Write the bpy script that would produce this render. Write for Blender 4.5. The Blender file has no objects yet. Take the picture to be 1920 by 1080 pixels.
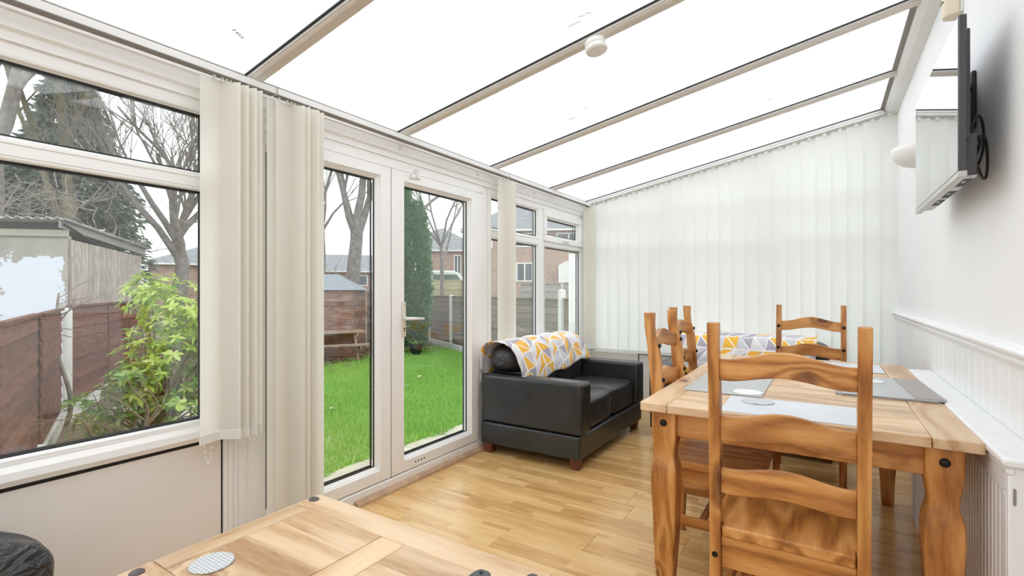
import bpy, math, random
import numpy as np
from mathutils import Vector, Matrix
random.seed(7)
SC = bpy.context.scene
COL = SC.collection
PI = math.pi

# ------------------------------------------------------------------ camera, sky, exposure
cam_d = bpy.data.cameras.new('camera')
cam_d.sensor_width = 36.0
cam_d.lens = 36.0 * 925.0 / 1920.0
cam_d.shift_y = 6.0 / 1920.0
cam_d.clip_start = 0.02
cam_d.clip_end = 400
cam = bpy.data.objects.new('camera', cam_d)
COL.objects.link(cam)
cam.location = (0, 0, 1.17)
cam.rotation_euler = (PI / 2, 0, math.atan(590.0 / 925.0))
SC.camera = cam

world = bpy.data.worlds.new('overcast_sky')
SC.world = world
world.use_nodes = True
wb = world.node_tree.nodes['Background']
wb.inputs[0].default_value = (0.94, 0.97, 1.0, 1)
wb.inputs[1].default_value = 1.5
SC.view_settings.view_transform = 'Standard'
SC.view_settings.look = 'None'
SC.view_settings.gamma = 1.0
SC.view_settings.use_curve_mapping = False
SC.view_settings.exposure = 0.6
SC.cycles.max_bounces = 14
SC.cycles.diffuse_bounces = 10
SC.cycles.glossy_bounces = 5
SC.cycles.transparent_max_bounces = 24

# ------------------------------------------------------------------ node helpers
class NT:
    def __init__(s, m):
        s.t = m.node_tree; s.n = s.t.nodes; s.l = s.t.links
    def add(s, typ, **kw):
        nd = s.n.new(typ)
        for k, v in kw.items(): setattr(nd, k, v)
        return nd
    def link(s, a, b): s.l.new(a, b)
    def val(s, sock, v):
        if hasattr(v, 'is_linked') or hasattr(v, 'links'): s.l.new(v, sock)
        else: sock.default_value = v
    def math(s, op, a, b=0.0, c=None, clamp=False):
        nd = s.n.new('ShaderNodeMath'); nd.operation = op; nd.use_clamp = clamp
        s.val(nd.inputs[0], a); s.val(nd.inputs[1], b)
        if c is not None: s.val(nd.inputs[2], c)
        return nd.outputs[0]
    def vmath(s, op, a, b=(0, 0, 0)):
        nd = s.n.new('ShaderNodeVectorMath'); nd.operation = op
        s.val(nd.inputs[0], a); s.val(nd.inputs[1], b)
        return nd.outputs[0]
    def mix(s, f, a, b, blend='MIX'):
        nd = s.n.new('ShaderNodeMix'); nd.data_type = 'RGBA'; nd.blend_type = blend
        s.val(nd.inputs[0], f); s.val(nd.inputs[6], a); s.val(nd.inputs[7], b)
        return nd.outputs[2]
    def ramp(s, f, stops, interp='LINEAR'):
        nd = s.n.new('ShaderNodeValToRGB'); r = nd.color_ramp; r.interpolation = interp
        while len(r.elements) < len(stops): r.elements.new(0.5)
        for e, (p, c) in zip(r.elements, stops): e.position = p; e.color = c if len(c) == 4 else (*c, 1)
        s.l.new(f, nd.inputs[0])
        return nd.outputs[0]
    def noise(s, vec, scale, detail=3, rough=0.5, dist=0.0):
        nd = s.n.new('ShaderNodeTexNoise')
        if vec is not None: s.l.new(vec, nd.inputs['Vector'])
        nd.inputs['Scale'].default_value = scale; nd.inputs['Detail'].default_value = detail
        nd.inputs['Roughness'].default_value = rough; nd.inputs['Distortion'].default_value = dist
        return nd.outputs[0]
    def obj(s, rand=True):
        tc = s.n.new('ShaderNodeTexCoord').outputs['Object']
        if not rand: return tc
        oi = s.n.new('ShaderNodeObjectInfo').outputs['Random']
        cb = s.n.new('ShaderNodeCombineXYZ')
        s.val(cb.inputs[0], s.math('MULTIPLY', oi, 37.0)); s.val(cb.inputs[1], s.math('MULTIPLY', oi, 91.0)); s.val(cb.inputs[2], s.math('MULTIPLY', oi, 53.0))
        return s.vmath('ADD', tc, cb.outputs[0])
    def bump(s, h, strength=0.2, dist=0.01):
        nd = s.n.new('ShaderNodeBump'); s.l.new(h, nd.inputs['Height'])
        nd.inputs['Strength'].default_value = strength; nd.inputs['Distance'].default_value = dist
        return nd.outputs[0]

def newmat(name):
    m = bpy.data.materials.new(name); m.use_nodes = True
    return m, NT(m), m.node_tree.nodes['Principled BSDF']

def plain(name, col, rough=0.5, metal=0.0, nscale=0, namt=0.06, bump=0.0, bscale=60, spec=0.5):
    m, t, p = newmat(name)
    p.inputs['Roughness'].default_value = rough; p.inputs['Metallic'].default_value = metal
    p.inputs['Specular IOR Level'].default_value = spec
    v = t.obj()
    n = t.noise(v, nscale or 6, 4)
    c1 = tuple(max(0, x * (1 - namt)) for x in col); c2 = tuple(min(1, x * (1 + namt)) for x in col)
    t.link(t.ramp(n, [(0.3, c1), (0.7, c2)]), p.inputs['Base Color'])
    if bump: t.link(t.bump(t.noise(v, bscale, 3), bump, 0.004), p.inputs['Normal'])
    return m

def wood(name, axis, lo, mid, hi, knot=(0.10, 0.03, 0.012), rough=0.42, ring=1.0, jit=0.12, knots=True, kscale=5.5, kthr=0.17):
    m, t, p = newmat(name)
    v = t.obj()
    st = [1, 1, 1]; st[axis] = 0.14
    mp = t.add('ShaderNodeMapping'); mp.inputs['Scale'].default_value = st
    t.link(v, mp.inputs['Vector']); vs = mp.outputs[0]
    kst = [1, 1, 1]; kst[axis] = 0.42
    mk = t.add('ShaderNodeMapping'); mk.inputs['Scale'].default_value = kst
    t.link(v, mk.inputs['Vector'])
    warp = t.noise(vs, 5.0, 2)
    vo = t.add('ShaderNodeTexVoronoi'); vo.inputs['Scale'].default_value = kscale
    nz = t.add('ShaderNodeTexNoise'); nz.inputs['Scale'].default_value = 9; t.link(v, nz.inputs['Vector'])
    t.link(t.vmath('ADD', mk.outputs[0], t.vmath('MULTIPLY', nz.outputs[1], (0.05, 0.05, 0.05))), vo.inputs['Vector'])
    d = vo.outputs['Distance']
    kf = t.math('SUBTRACT', 1.0, t.math('DIVIDE', d, 0.34), clamp=True)
    kf2 = t.math('MULTIPLY', kf, kf)
    ph = t.math('ADD', t.math('MULTIPLY', warp, 16.0 * ring), t.math('MULTIPLY', kf2, 7.0 if knots else 0.0))
    rings = t.math('ADD', t.math('MULTIPLY', t.math('SINE', t.math('MULTIPLY', ph, 3.2)), 0.5), 0.5)
    fine = t.math('ADD', t.math('MULTIPLY', t.math('SUBTRACT', t.noise(vs, 75.0, 4, 0.7), 0.5), 1.9), 0.5)
    big = t.noise(vs, 2.2, 2)
    f = t.math('ADD', t.math('MULTIPLY', rings, 0.42), t.math('ADD', t.math('MULTIPLY', fine, 0.38), t.math('MULTIPLY', big, 0.28)))
    col = t.ramp(f, [(0.22, lo), (0.5, mid), (0.82, hi)])
    oi = t.add('ShaderNodeObjectInfo').outputs['Random']
    hs = t.add('ShaderNodeHueSaturation'); t.link(t.math('ADD', 1.0 - jit, t.math('MULTIPLY', oi, 2 * jit)), hs.inputs['Value']); t.link(col, hs.inputs['Color']); col = hs.outputs[0]
    if knots:
        kd = t.math('ADD', d, t.math('MULTIPLY', t.math('SUBTRACT', nz.outputs[0], 0.5), 0.07))
        km = t.math('SUBTRACT', 1.0, t.math('DIVIDE', kd, kthr), clamp=True)
        km = t.math('MULTIPLY', km, 2.6, clamp=True)
        col = t.mix(km, col, (*knot, 1))
        halo = t.math('MULTIPLY', t.math('SUBTRACT', 1.0, t.math('DIVIDE', kd, kthr * 2.0), clamp=True), 0.5)
        col = t.mix(halo, col, (*[a * 0.75 + b * 0.25 for a, b in zip(lo, knot)], 1))
    t.link(col, p.inputs['Base Color'])
    rr = t.math('ADD', t.math('MULTIPLY', fine, 0.2), rough - 0.1)
    t.link(rr, p.inputs['Roughness'])
    t.link(t.bump(f, 0.12, 0.003), p.inputs['Normal'])
    return m

# ------------------------------------------------------------------ materials
PINE = dict(lo=(0.27, 0.095, 0.020), mid=(0.49, 0.205, 0.048), hi=(0.66, 0.335, 0.11))
TOP = dict(lo=(0.46, 0.265, 0.13), mid=(0.63, 0.425, 0.25), hi=(0.72, 0.53, 0.345), knot=(0.20, 0.075, 0.04))  # paler from bleaching, plus sky reflection mixed into the colour
WX, WY, WZ = [wood('waxed_pine_' + a, i, **PINE) for i, a in enumerate('xyz')]
TX, TY, _ = [wood('bleached_skylit_pine_' + a, i, kthr=0.125, rough=0.36, ring=0.7, **TOP) for i, a in enumerate('xyz')]
DKNOT = plain('iron_stud', (0.018, 0.016, 0.018), 0.42, 0.6)
DSTUD = plain('worn_iron_stud', (0.12, 0.095, 0.10), 0.38, 0.5)
FEET = wood('mahogany_foot', 2, (0.09, 0.022, 0.012), (0.14, 0.036, 0.018), (0.19, 0.055, 0.028), knots=False)

def make_laminate():
    m, t, p = newmat('oak_laminate')
    tc = t.obj(False); oi = t.add('ShaderNodeObjectInfo').outputs['Random']
    v = t.obj()
    mp = t.add('ShaderNodeMapping'); mp.inputs['Scale'].default_value = (0.12, 1, 1); t.link(v, mp.inputs['Vector'])
    fine = t.noise(mp.outputs[0], 46, 4, 0.6)
    big = t.noise(mp.outputs[0], 7, 3, 0.5, 0.6)
    # three printed staves across each plank, each with its own tone
    sx = t.add('ShaderNodeSeparateXYZ'); t.link(tc, sx.inputs[0])
    row = t.math('FLOOR', t.math('DIVIDE', sx.outputs[1], 0.0643))
    colu = t.math('FLOOR', t.math('ADD', t.math('DIVIDE', sx.outputs[0], 0.43), t.math('MULTIPLY', row, 0.37)))
    cb = t.add('ShaderNodeCombineXYZ'); t.link(row, cb.inputs[0]); t.link(colu, cb.inputs[1]); t.link(t.math('MULTIPLY', oi, 71.0), cb.inputs[2])
    wn = t.add('ShaderNodeTexWhiteNoise'); wn.noise_dimensions = '3D'; t.link(cb.outputs[0], wn.inputs[0])
    f = t.math('ADD', t.math('ADD', t.math('MULTIPLY', fine, 0.40), t.math('MULTIPLY', big, 0.36)), t.math('MULTIPLY', wn.outputs[0], 0.22))
    c = t.ramp(f, [(0.24, (0.40, 0.20, 0.06)), (0.5, (0.67, 0.415, 0.165)), (0.78, (0.80, 0.57, 0.285))])
    kn = t.add('ShaderNodeTexVoronoi'); kn.inputs['Scale'].default_value = 3.0
    mk = t.add('ShaderNodeMapping'); mk.inputs['Scale'].default_value = (0.5, 1, 1); t.link(v, mk.inputs['Vector']); t.link(mk.outputs[0], kn.inputs['Vector'])
    km = t.math('MULTIPLY', t.math('SUBTRACT', 1.0, t.math('DIVIDE', kn.outputs['Distance'], 0.07), clamp=True), 0.55)
    c = t.mix(km, c, (0.22, 0.10, 0.035, 1))
    t.link(c, p.inputs['Base Color'])
    t.link(t.math('ADD', t.math('MULTIPLY', fine, 0.12), 0.14), p.inputs['Roughness'])
    t.link(t.bump(fine, 0.05, 0.002), p.inputs['Normal'])
    return m
LAMINATE = make_laminate()
PVC = plain('white_pvc', (0.88, 0.88, 0.87), 0.28, 0, 3, 0.02)
PVC2 = plain('white_pvc_board', (0.84, 0.81, 0.77), 0.4, 0, 2, 0.025)
WALLW = plain('white_emulsion', (0.84, 0.845, 0.85), 0.7, 0, 2, 0.015, 0.05, 90)
GLOSSW = plain('white_gloss_paint', (0.82, 0.825, 0.83), 0.35, 0, 3, 0.02, 0.08, 40)
GASKET = plain('black_gasket', (0.012, 0.012, 0.014), 0.55)
ALU = plain('white_aluminium', (0.74, 0.735, 0.72), 0.4, 0, 3, 0.03)
RAFT = plain('floor_glow_rafter_cap', (0.66, 0.61, 0.55), 0.45, 0, 3, 0.04)  # beige is the floor's warm bounce painted into a white cap
DARKBAND = plain('grey_foam_and_shadow', (0.26, 0.24, 0.22), 0.7)  # also colours the strips drawn for shade under the blind headrails
IVORY = plain('ivory_plastic', (0.72, 0.64, 0.50), 0.4)
HANDLE = plain('cream_handle_enamel', (0.72, 0.68, 0.56), 0.3)
WHITEPL = plain('white_plastic', (0.80, 0.80, 0.77), 0.35)
CONC = plain('concrete', (0.50, 0.48, 0.44), 0.9, 0, 9, 0.16, 0.3, 50)
SLAB = plain('buff_paving', (0.54, 0.50, 0.40), 0.9, 0, 5, 0.14, 0.25, 60)
SILL = plain('threshold_wood', (0.52, 0.34, 0.21), 0.5, 0, 12, 0.18)

def make_glass():
    m, t, p = newmat('window_glass')
    t.n.remove(p); out = t.n['Material Output']
    lw = t.add('ShaderNodeLayerWeight'); lw.inputs[0].default_value = 0.5
    f5 = t.math('POWER', lw.outputs['Facing'], 4.0)
    fac = t.math('ADD', t.math('MULTIPLY', f5, 0.75), 0.06, clamp=True)
    tr = t.add('ShaderNodeBsdfTransparent'); tr.inputs[0].default_value = (0.965, 0.985, 0.975, 1)
    gl = t.add('ShaderNodeBsdfGlossy'); gl.inputs['Roughness'].default_value = 0.0; gl.inputs[0].default_value = (1, 1, 1, 1)
    mx = t.add('ShaderNodeMixShader'); t.link(fac, mx.inputs[0]); t.link(tr.outputs[0], mx.inputs[1]); t.link(gl.outputs[0], mx.inputs[2])
    t.link(mx.outputs[0], out.inputs[0])
    return m
GLASS = make_glass()

def make_translucent(name, col, tcol, mixf, bscale=0, rough=0.6):
    m, t, p = newmat(name)
    out = t.n['Material Output']
    n = t.noise(t.obj(), 4, 3)
    t.link(t.ramp(n, [(0.3, tuple(x * 0.98 for x in col)), (0.7, col)]), p.inputs['Base Color'])
    p.inputs['Roughness'].default_value = rough
    tl = t.add('ShaderNodeBsdfTranslucent'); tl.inputs[0].default_value = (*tcol, 1)
    mx = t.add('ShaderNodeMixShader'); mx.inputs[0].default_value = mixf
    t.link(p.outputs[0], mx.inputs[1]); t.link(tl.outputs[0], mx.inputs[2]); t.link(mx.outputs[0], out.inputs[0])
    if bscale:
        sp = t.add('ShaderNodeTexWave'); sp.wave_type = 'BANDS'; sp.bands_direction = 'Y'; sp.inputs['Scale'].default_value = bscale; sp.inputs['Distortion'].default_value = 0.6
        t.link(t.obj(False), sp.inputs[0])
        t.link(t.bump(sp.outputs[1], 0.15, 0.003), p.inputs['Normal'])
    return m
OPAL = make_translucent('opal_polycarbonate', (0.88, 0.88, 0.88), (0.97, 0.975, 0.98), 0.86, 28)
FABRIC = make_translucent('cream_blind_fabric', (0.88, 0.865, 0.81), (0.92, 0.90, 0.84), 0.42, 0, 0.8)
FABRIC_B = make_translucent('white_blind_fabric', (0.89, 0.895, 0.87), (0.93, 0.94, 0.91), 0.40, 0, 0.8)
def make_clear():
    m, t, p = newmat('clear_skin'); t.n.remove(p)
    tr = t.add('ShaderNodeBsdfTransparent'); t.link(tr.outputs[0], t.n['Material Output'].inputs[0]); return m
CLEAR = make_clear()

def make_leather():
    m, t, p = newmat('black_leather')
    v = t.obj()
    n1 = t.noise(v, 5, 4, 0.6, 0.8); n2 = t.noise(v, 260, 2)
    t.link(t.ramp(n1, [(0.3, (0.016, 0.017, 0.0195)), (0.7, (0.028, 0.0295, 0.033))]), p.inputs['Base Color'])
    t.link(t.math('ADD', t.math('MULTIPLY', n1, 0.15), 0.24), p.inputs['Roughness'])
    b1 = t.bump(n1, 0.28, 0.02)
    b2 = t.add('ShaderNodeBump'); b2.inputs['Strength'].default_value = 0.1; b2.inputs['Distance'].default_value = 0.002
    t.link(n2, b2.inputs['Height']); t.link(b1, b2.inputs['Normal']); t.link(b2.outputs[0], p.inputs['Normal'])
    p.inputs['Specular IOR Level'].default_value = 0.55
    return m
LEATHER = make_leather()
def make_creased():
    m, t, p = newmat('creased_leather')
    v = t.obj(False)
    mp = t.add('ShaderNodeMapping'); mp.inputs['Scale'].default_value = (2.2, 1.0, 3.0); mp.inputs['Rotation'].default_value = (0.5, 0.3, 0.4); t.link(v, mp.inputs['Vector'])
    n1 = t.noise(mp.outputs[0], 7, 3, 0.55, 1.6); n2 = t.noise(v, 260, 2)
    p.inputs['Base Color'].default_value = (0.022, 0.0235, 0.026, 1); p.inputs['Roughness'].default_value = 0.22
    b1 = t.bump(n1, 0.9, 0.035)
    b2 = t.add('ShaderNodeBump'); b2.inputs['Strength'].default_value = 0.1; b2.inputs['Distance'].default_value = 0.002
    t.link(n2, b2.inputs['Height']); t.link(b1, b2.inputs['Normal']); t.link(b2.outputs[0], p.inputs['Normal'])
    return m
CREASED = make_creased()
SOFTLEATHER = CREASED.copy(); SOFTLEATHER.name = 'soft_leather'
for nd_ in SOFTLEATHER.node_tree.nodes:
    if nd_.type == 'BUMP' and nd_.inputs['Strength'].default_value > 0.5: nd_.inputs['Strength'].default_value = 0.45

def make_throw():
    m, t, p = newmat('geometric_throw')
    tc = t.add('ShaderNodeTexCoord').outputs['UV']
    sx = t.add('ShaderNodeSeparateXYZ'); t.link(tc, sx.inputs[0])
    u = t.math('MULTIPLY', sx.outputs[0], 7.4); w = t.math('MULTIPLY', sx.outputs[1], 9.5)
    # zigzag columns of slanted lozenges
    cu = t.math('FLOOR', u); a = u
    sg = t.math('SUBTRACT', t.math('MULTIPLY', t.math('FLOORED_MODULO', cu, 2.0), 2.0), 1.0)
    b = t.math('ADD', w, t.math('MULTIPLY', sg, t.math('MULTIPLY', t.math('SUBTRACT', t.math('FRACT', u), 0.5), 0.85)))
    fa, fb = cu, t.math('FLOOR', b)
    def edge(x):
        fr = t.math('FRACT', x); return t.math('MINIMUM', fr, t.math('SUBTRACT', 1.0, fr))
    cb = t.add('ShaderNodeCombineXYZ'); t.link(fa, cb.inputs[0]); t.link(fb, cb.inputs[1])
    wn0 = t.add('ShaderNodeTexWhiteNoise'); wn0.noise_dimensions = '3D'; t.link(cb.outputs[0], wn0.inputs[0])
    # half the rhombs are cut across by a third family of lines
    cut = t.math('GREATER_THAN', wn0.outputs[0], 0.70)
    half = t.math('MULTIPLY', t.math('GREATER_THAN', t.math('ADD', t.math('FRACT', a), t.math('FRACT', b)), 1.0), cut)
    t.link(half, cb.inputs[2])
    wn = t.add('ShaderNodeTexWhiteNoise'); wn.noise_dimensions = '3D'; t.link(t.vmath('ADD', cb.outputs[0], (3.3, 7.1, 0.7)), wn.inputs[0])
    col = t.ramp(wn.outputs[0], [(0.0, (0.86, 0.46, 0.045)), (0.30, (0.42, 0.39, 0.46)), (0.55, (0.62, 0.61, 0.65)), (0.78, (0.74, 0.73, 0.76))], 'CONSTANT')
    diag = t.math('ABSOLUTE', t.math('SUBTRACT', t.math('ADD', t.math('FRACT', a), t.math('FRACT', b)), 1.0))
    diag = t.math('ADD', t.math('MULTIPLY', diag, 0.7), t.math('MULTIPLY', t.math('SUBTRACT', 1.0, cut), 9.0))
    e = t.math('MINIMUM', t.math('MINIMUM', edge(a), edge(b)), diag)
    ln = t.math('LESS_THAN', e, 0.055)
    col = t.mix(ln, col, (0.86, 0.85, 0.83, 1))
    t.link(col, p.inputs['Base Color']); p.inputs['Roughness'].default_value = 0.95
    p.inputs['Sheen Weight'].default_value = 0.3
    t.link(t.bump(t.noise(tc, 190, 2), 0.25, 0.004), p.inputs['Normal'])
    return m
THROW = make_throw()

def make_weave(name, c1, c2, scale=90):
    m, t, p = newmat(name)
    ck = t.add('ShaderNodeTexBrick'); ck.inputs['Scale'].default_value = scale; ck.offset = 0.5
    ck.inputs['Color1'].default_value = (*c1, 1); ck.inputs['Color2'].default_value = (*[x * 0.94 for x in c1], 1); ck.inputs['Mortar'].default_value = (*c2, 1)
    ck.inputs['Mortar Size'].default_value = 0.06; ck.inputs['Brick Width'].default_value = 0.7; ck.inputs['Row Height'].default_value = 0.5
    t.link(t.obj(False), ck.inputs[0]); t.link(ck.outputs[0], p.inputs['Base Color']); p.inputs['Roughness'].default_value = 0.5
    t.link(t.bump(ck.outputs[1], -0.3, 0.002), p.inputs['Normal'])
    return m
WEAVE = make_weave('woven_silver', (0.66, 0.67, 0.68), (0.36, 0.37, 0.39), 55)
MATGREY = plain('grey_placemat_vinyl', (0.47, 0.48, 0.48), 0.5, 0, 30, 0.03)
MATSILV = plain('silver_placemat_vinyl', (0.64, 0.68, 0.73), 0.35, 0, 6, 0.06)
MATTAUPE = plain('taupe_placemat_vinyl', (0.36, 0.32, 0.315), 0.5, 0, 30, 0.03)
COASTW = plain('pale_coaster', (0.80, 0.80, 0.80), 0.4)
TVBLACK = plain('tv_gunmetal', (0.055, 0.052, 0.062), 0.4)
TVSILV = plain('tv_silver_bezel', (0.50, 0.50, 0.50), 0.35)
def make_screen():
    m, t, p = newmat('tv_screen')
    p.inputs['Base Color'].default_value = (0.012, 0.012, 0.014, 1); p.inputs['Roughness'].default_value = 0.04
    p.inputs['IOR'].default_value = 2.2; p.inputs['Specular IOR Level'].default_value = 1.0
    p.inputs['Coat Weight'].default_value = 1.0; p.inputs['Coat Roughness'].default_value = 0.02; p.inputs['Coat IOR'].default_value = 1.8
    return m
SCREEN = make_screen()
CABLE = plain('black_cable', (0.012, 0.012, 0.013), 0.5)
# outdoors
FENCE_R = wood('stained_fence_x', 0, (0.115, 0.046, 0.036), (0.15, 0.062, 0.047), (0.185, 0.080, 0.062), rough=0.8, knots=False, jit=0.22)
FENCE_RV = wood('stained_fence_z', 2, (0.028, 0.011, 0.009), (0.042, 0.016, 0.013), (0.06, 0.025, 0.02), rough=0.8, knots=False)
FENCE_G = wood('weathered_fence_x', 0, (0.17, 0.13, 0.11), (0.21, 0.165, 0.14), (0.26, 0.21, 0.18), rough=0.85, knots=False, jit=0.2)
FENCE_L = wood('silvered_fence_x', 0, (0.34, 0.32, 0.28), (0.43, 0.41, 0.37), (0.52, 0.50, 0.46), rough=0.85, knots=False)
FENCE_Y = wood('pale_fence_x', 0, (0.40, 0.36, 0.21), (0.50, 0.46, 0.28), (0.58, 0.53, 0.35), rough=0.85, knots=False)
OLDW = wood('grey_picnic_wood', 0, (0.20, 0.14, 0.10), (0.31, 0.23, 0.17), (0.42, 0.33, 0.26), rough=0.85, knots=False)
SHEDW = wood('shed_boards', 0, (0.17, 0.09, 0.07), (0.24, 0.14, 0.11), (0.32, 0.205, 0.17), rough=0.85, knots=False, jit=0.3)
SHEDROOF = plain('slate_blue_felt', (0.27, 0.295, 0.33), 0.85, 0, 9, 0.1)
BARK = plain('grey_bark', (0.23, 0.205, 0.19), 0.95, 0, 7, 0.35, 0.5, 18)
BARK_G = plain('mossy_bark', (0.19, 0.17, 0.11), 0.95, 0, 5, 0.4, 0.5, 18)
TWIG = plain('pale_twig', (0.27, 0.235, 0.20), 0.9, 0, 8, 0.3)
STEM = plain('shrub_stem', (0.27, 0.22, 0.15), 0.9, 0, 9, 0.25)
def leafmat(name, c1, c2, c3, rough=0.45):
    m, t, p = newmat(name)
    gi = t.add('ShaderNodeNewGeometry').outputs['Random Per Island']
    oi = t.add('ShaderNodeObjectInfo').outputs['Random']
    r = t.math('FRACT', t.math('ADD', gi, oi))
    t.link(t.ramp(r, [(0.0, c1), (0.5, c2), (1.0, c3)]), p.inputs['Base Color']); p.inputs['Roughness'].default_value = rough
    out = t.n['Material Output']; tl = t.add('ShaderNodeBsdfTranslucent')
    t.link(t.ramp(r, [(0.0, c1), (0.5, c2), (1.0, c3)]), tl.inputs[0])
    mx = t.add('ShaderNodeMixShader'); mx.inputs[0].default_value = 0.35
    t.link(p.outputs[0], mx.inputs[1]); t.link(tl.outputs[0], mx.inputs[2]); t.link(mx.outputs[0], out.inputs[0])
    return m
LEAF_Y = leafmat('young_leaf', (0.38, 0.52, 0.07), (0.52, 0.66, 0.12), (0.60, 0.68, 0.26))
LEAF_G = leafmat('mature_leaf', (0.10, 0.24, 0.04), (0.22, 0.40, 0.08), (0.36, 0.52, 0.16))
LEAF_CY = leafmat('cypress_foliage', (0.075, 0.20, 0.09), (0.12, 0.29, 0.135), (0.20, 0.40, 0.19), 0.7)
LEAF_CON = leafmat('conifer_foliage', (0.10, 0.155, 0.115), (0.155, 0.225, 0.17), (0.24, 0.30, 0.24), 0.8)  # lightened greens: haze is put into the foliage colour
GRASSM = leafmat('grass_blade', (0.17, 0.42, 0.05), (0.31, 0.58, 0.10), (0.58, 0.74, 0.30), 0.6)
LAWNB = plain('lawn_soil', (0.20, 0.40, 0.07), 0.95, 0, 6, 0.3)
SOIL = plain('garden_soil', (0.15, 0.12, 0.09), 1.0, 0, 3, 0.4)
DEADLEAF = plain('dry_leaf', (0.55, 0.45, 0.32), 0.8)
TWIGBR = plain('leaf_litter', (0.20, 0.13, 0.09), 0.95, 0, 14, 0.5)
def make_brick():
    m, t, p = newmat('red_brick')
    b = t.add('ShaderNodeTexBrick'); b.inputs['Scale'].default_value = 1.0
    b.inputs['Brick Width'].default_value = 0.225; b.inputs['Row Height'].default_value = 0.075; b.inputs['Mortar Size'].default_value = 0.008
    b.inputs['Color1'].default_value = (0.27, 0.135, 0.10, 1); b.inputs['Color2'].default_value = (0.40, 0.24, 0.19, 1); b.inputs['Mortar'].default_value = (0.42, 0.36, 0.31, 1)
    tc = t.obj(False); sx = t.add('ShaderNodeSeparateXYZ'); t.link(tc, sx.inputs[0])
    cb = t.add('ShaderNodeCombineXYZ'); t.link(t.math('ADD', sx.outputs[0], sx.outputs[1]), cb.inputs[0]); t.link(sx.outputs[2], cb.inputs[1])
    t.link(cb.outputs[0], b.inputs[0])
    n = t.noise(tc, 2.6, 5, 0.75)
    c = t.mix(t.math('MULTIPLY', t.math('SUBTRACT', n, 0.3, clamp=True), 1.6, clamp=True), b.outputs[0], (0.58, 0.44, 0.38, 1))
    t.link(c, p.inputs['Base Color']); p.inputs['Roughness'].default_value = 0.9
    return m
BRICK = make_brick()
SLATE = plain('slate_roof', (0.22, 0.225, 0.24), 0.8, 0, 3, 0.2)
DGLASS = plain('dark_house_glass', (0.10, 0.12, 0.14), 0.1)
def make_render():
    m, t, p = newmat('patched_render')
    tc = t.obj(False); sx = t.add('ShaderNodeSeparateXYZ'); t.link(tc, sx.inputs[0])
    n = t.noise(tc, 5, 5, 0.65); n2 = t.noise(tc, 1.6, 4)
    base = t.ramp(n2, [(0.3, (0.32, 0.295, 0.27)), (0.7, (0.46, 0.43, 0.39))])
    wob = t.math('MULTIPLY', t.math('SUBTRACT', n, 0.5), 0.9)
    dx = t.math('SUBTRACT', t.math('ABSOLUTE', t.math('SUBTRACT', sx.outputs[0], 0.02)), 0.48)
    dz = t.math('SUBTRACT', t.math('ABSOLUTE', t.math('SUBTRACT', sx.outputs[2], -0.30)), 0.62)
    d = t.math('ADD', t.math('MAXIMUM', dx, dz), wob)
    msk = t.math('LESS_THAN', d, 0.0)
    t.link(t.mix(msk, base, (0.70, 0.74, 0.83, 1)), p.inputs['Base Color']); p.inputs['Roughness'].default_value = 0.9
    t.link(t.bump(n, 0.3, 0.01), p.inputs['Normal'])
    return m
RENDER = make_render()
BOARDP = wood('pink_grey_boards', 2, (0.33, 0.275, 0.245), (0.43, 0.365, 0.33), (0.53, 0.46, 0.42), rough=0.9, knots=False)
CORRUG = plain('corrugated_sheet', (0.42, 0.43, 0.43), 0.6, 0, 4, 0.2)
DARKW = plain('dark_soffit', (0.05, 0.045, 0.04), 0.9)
CARB = plain('car_pale_paint', (0.60, 0.64, 0.62), 0.3)
CARG = plain('car_glass', (0.10, 0.13, 0.12), 0.1)

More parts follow.
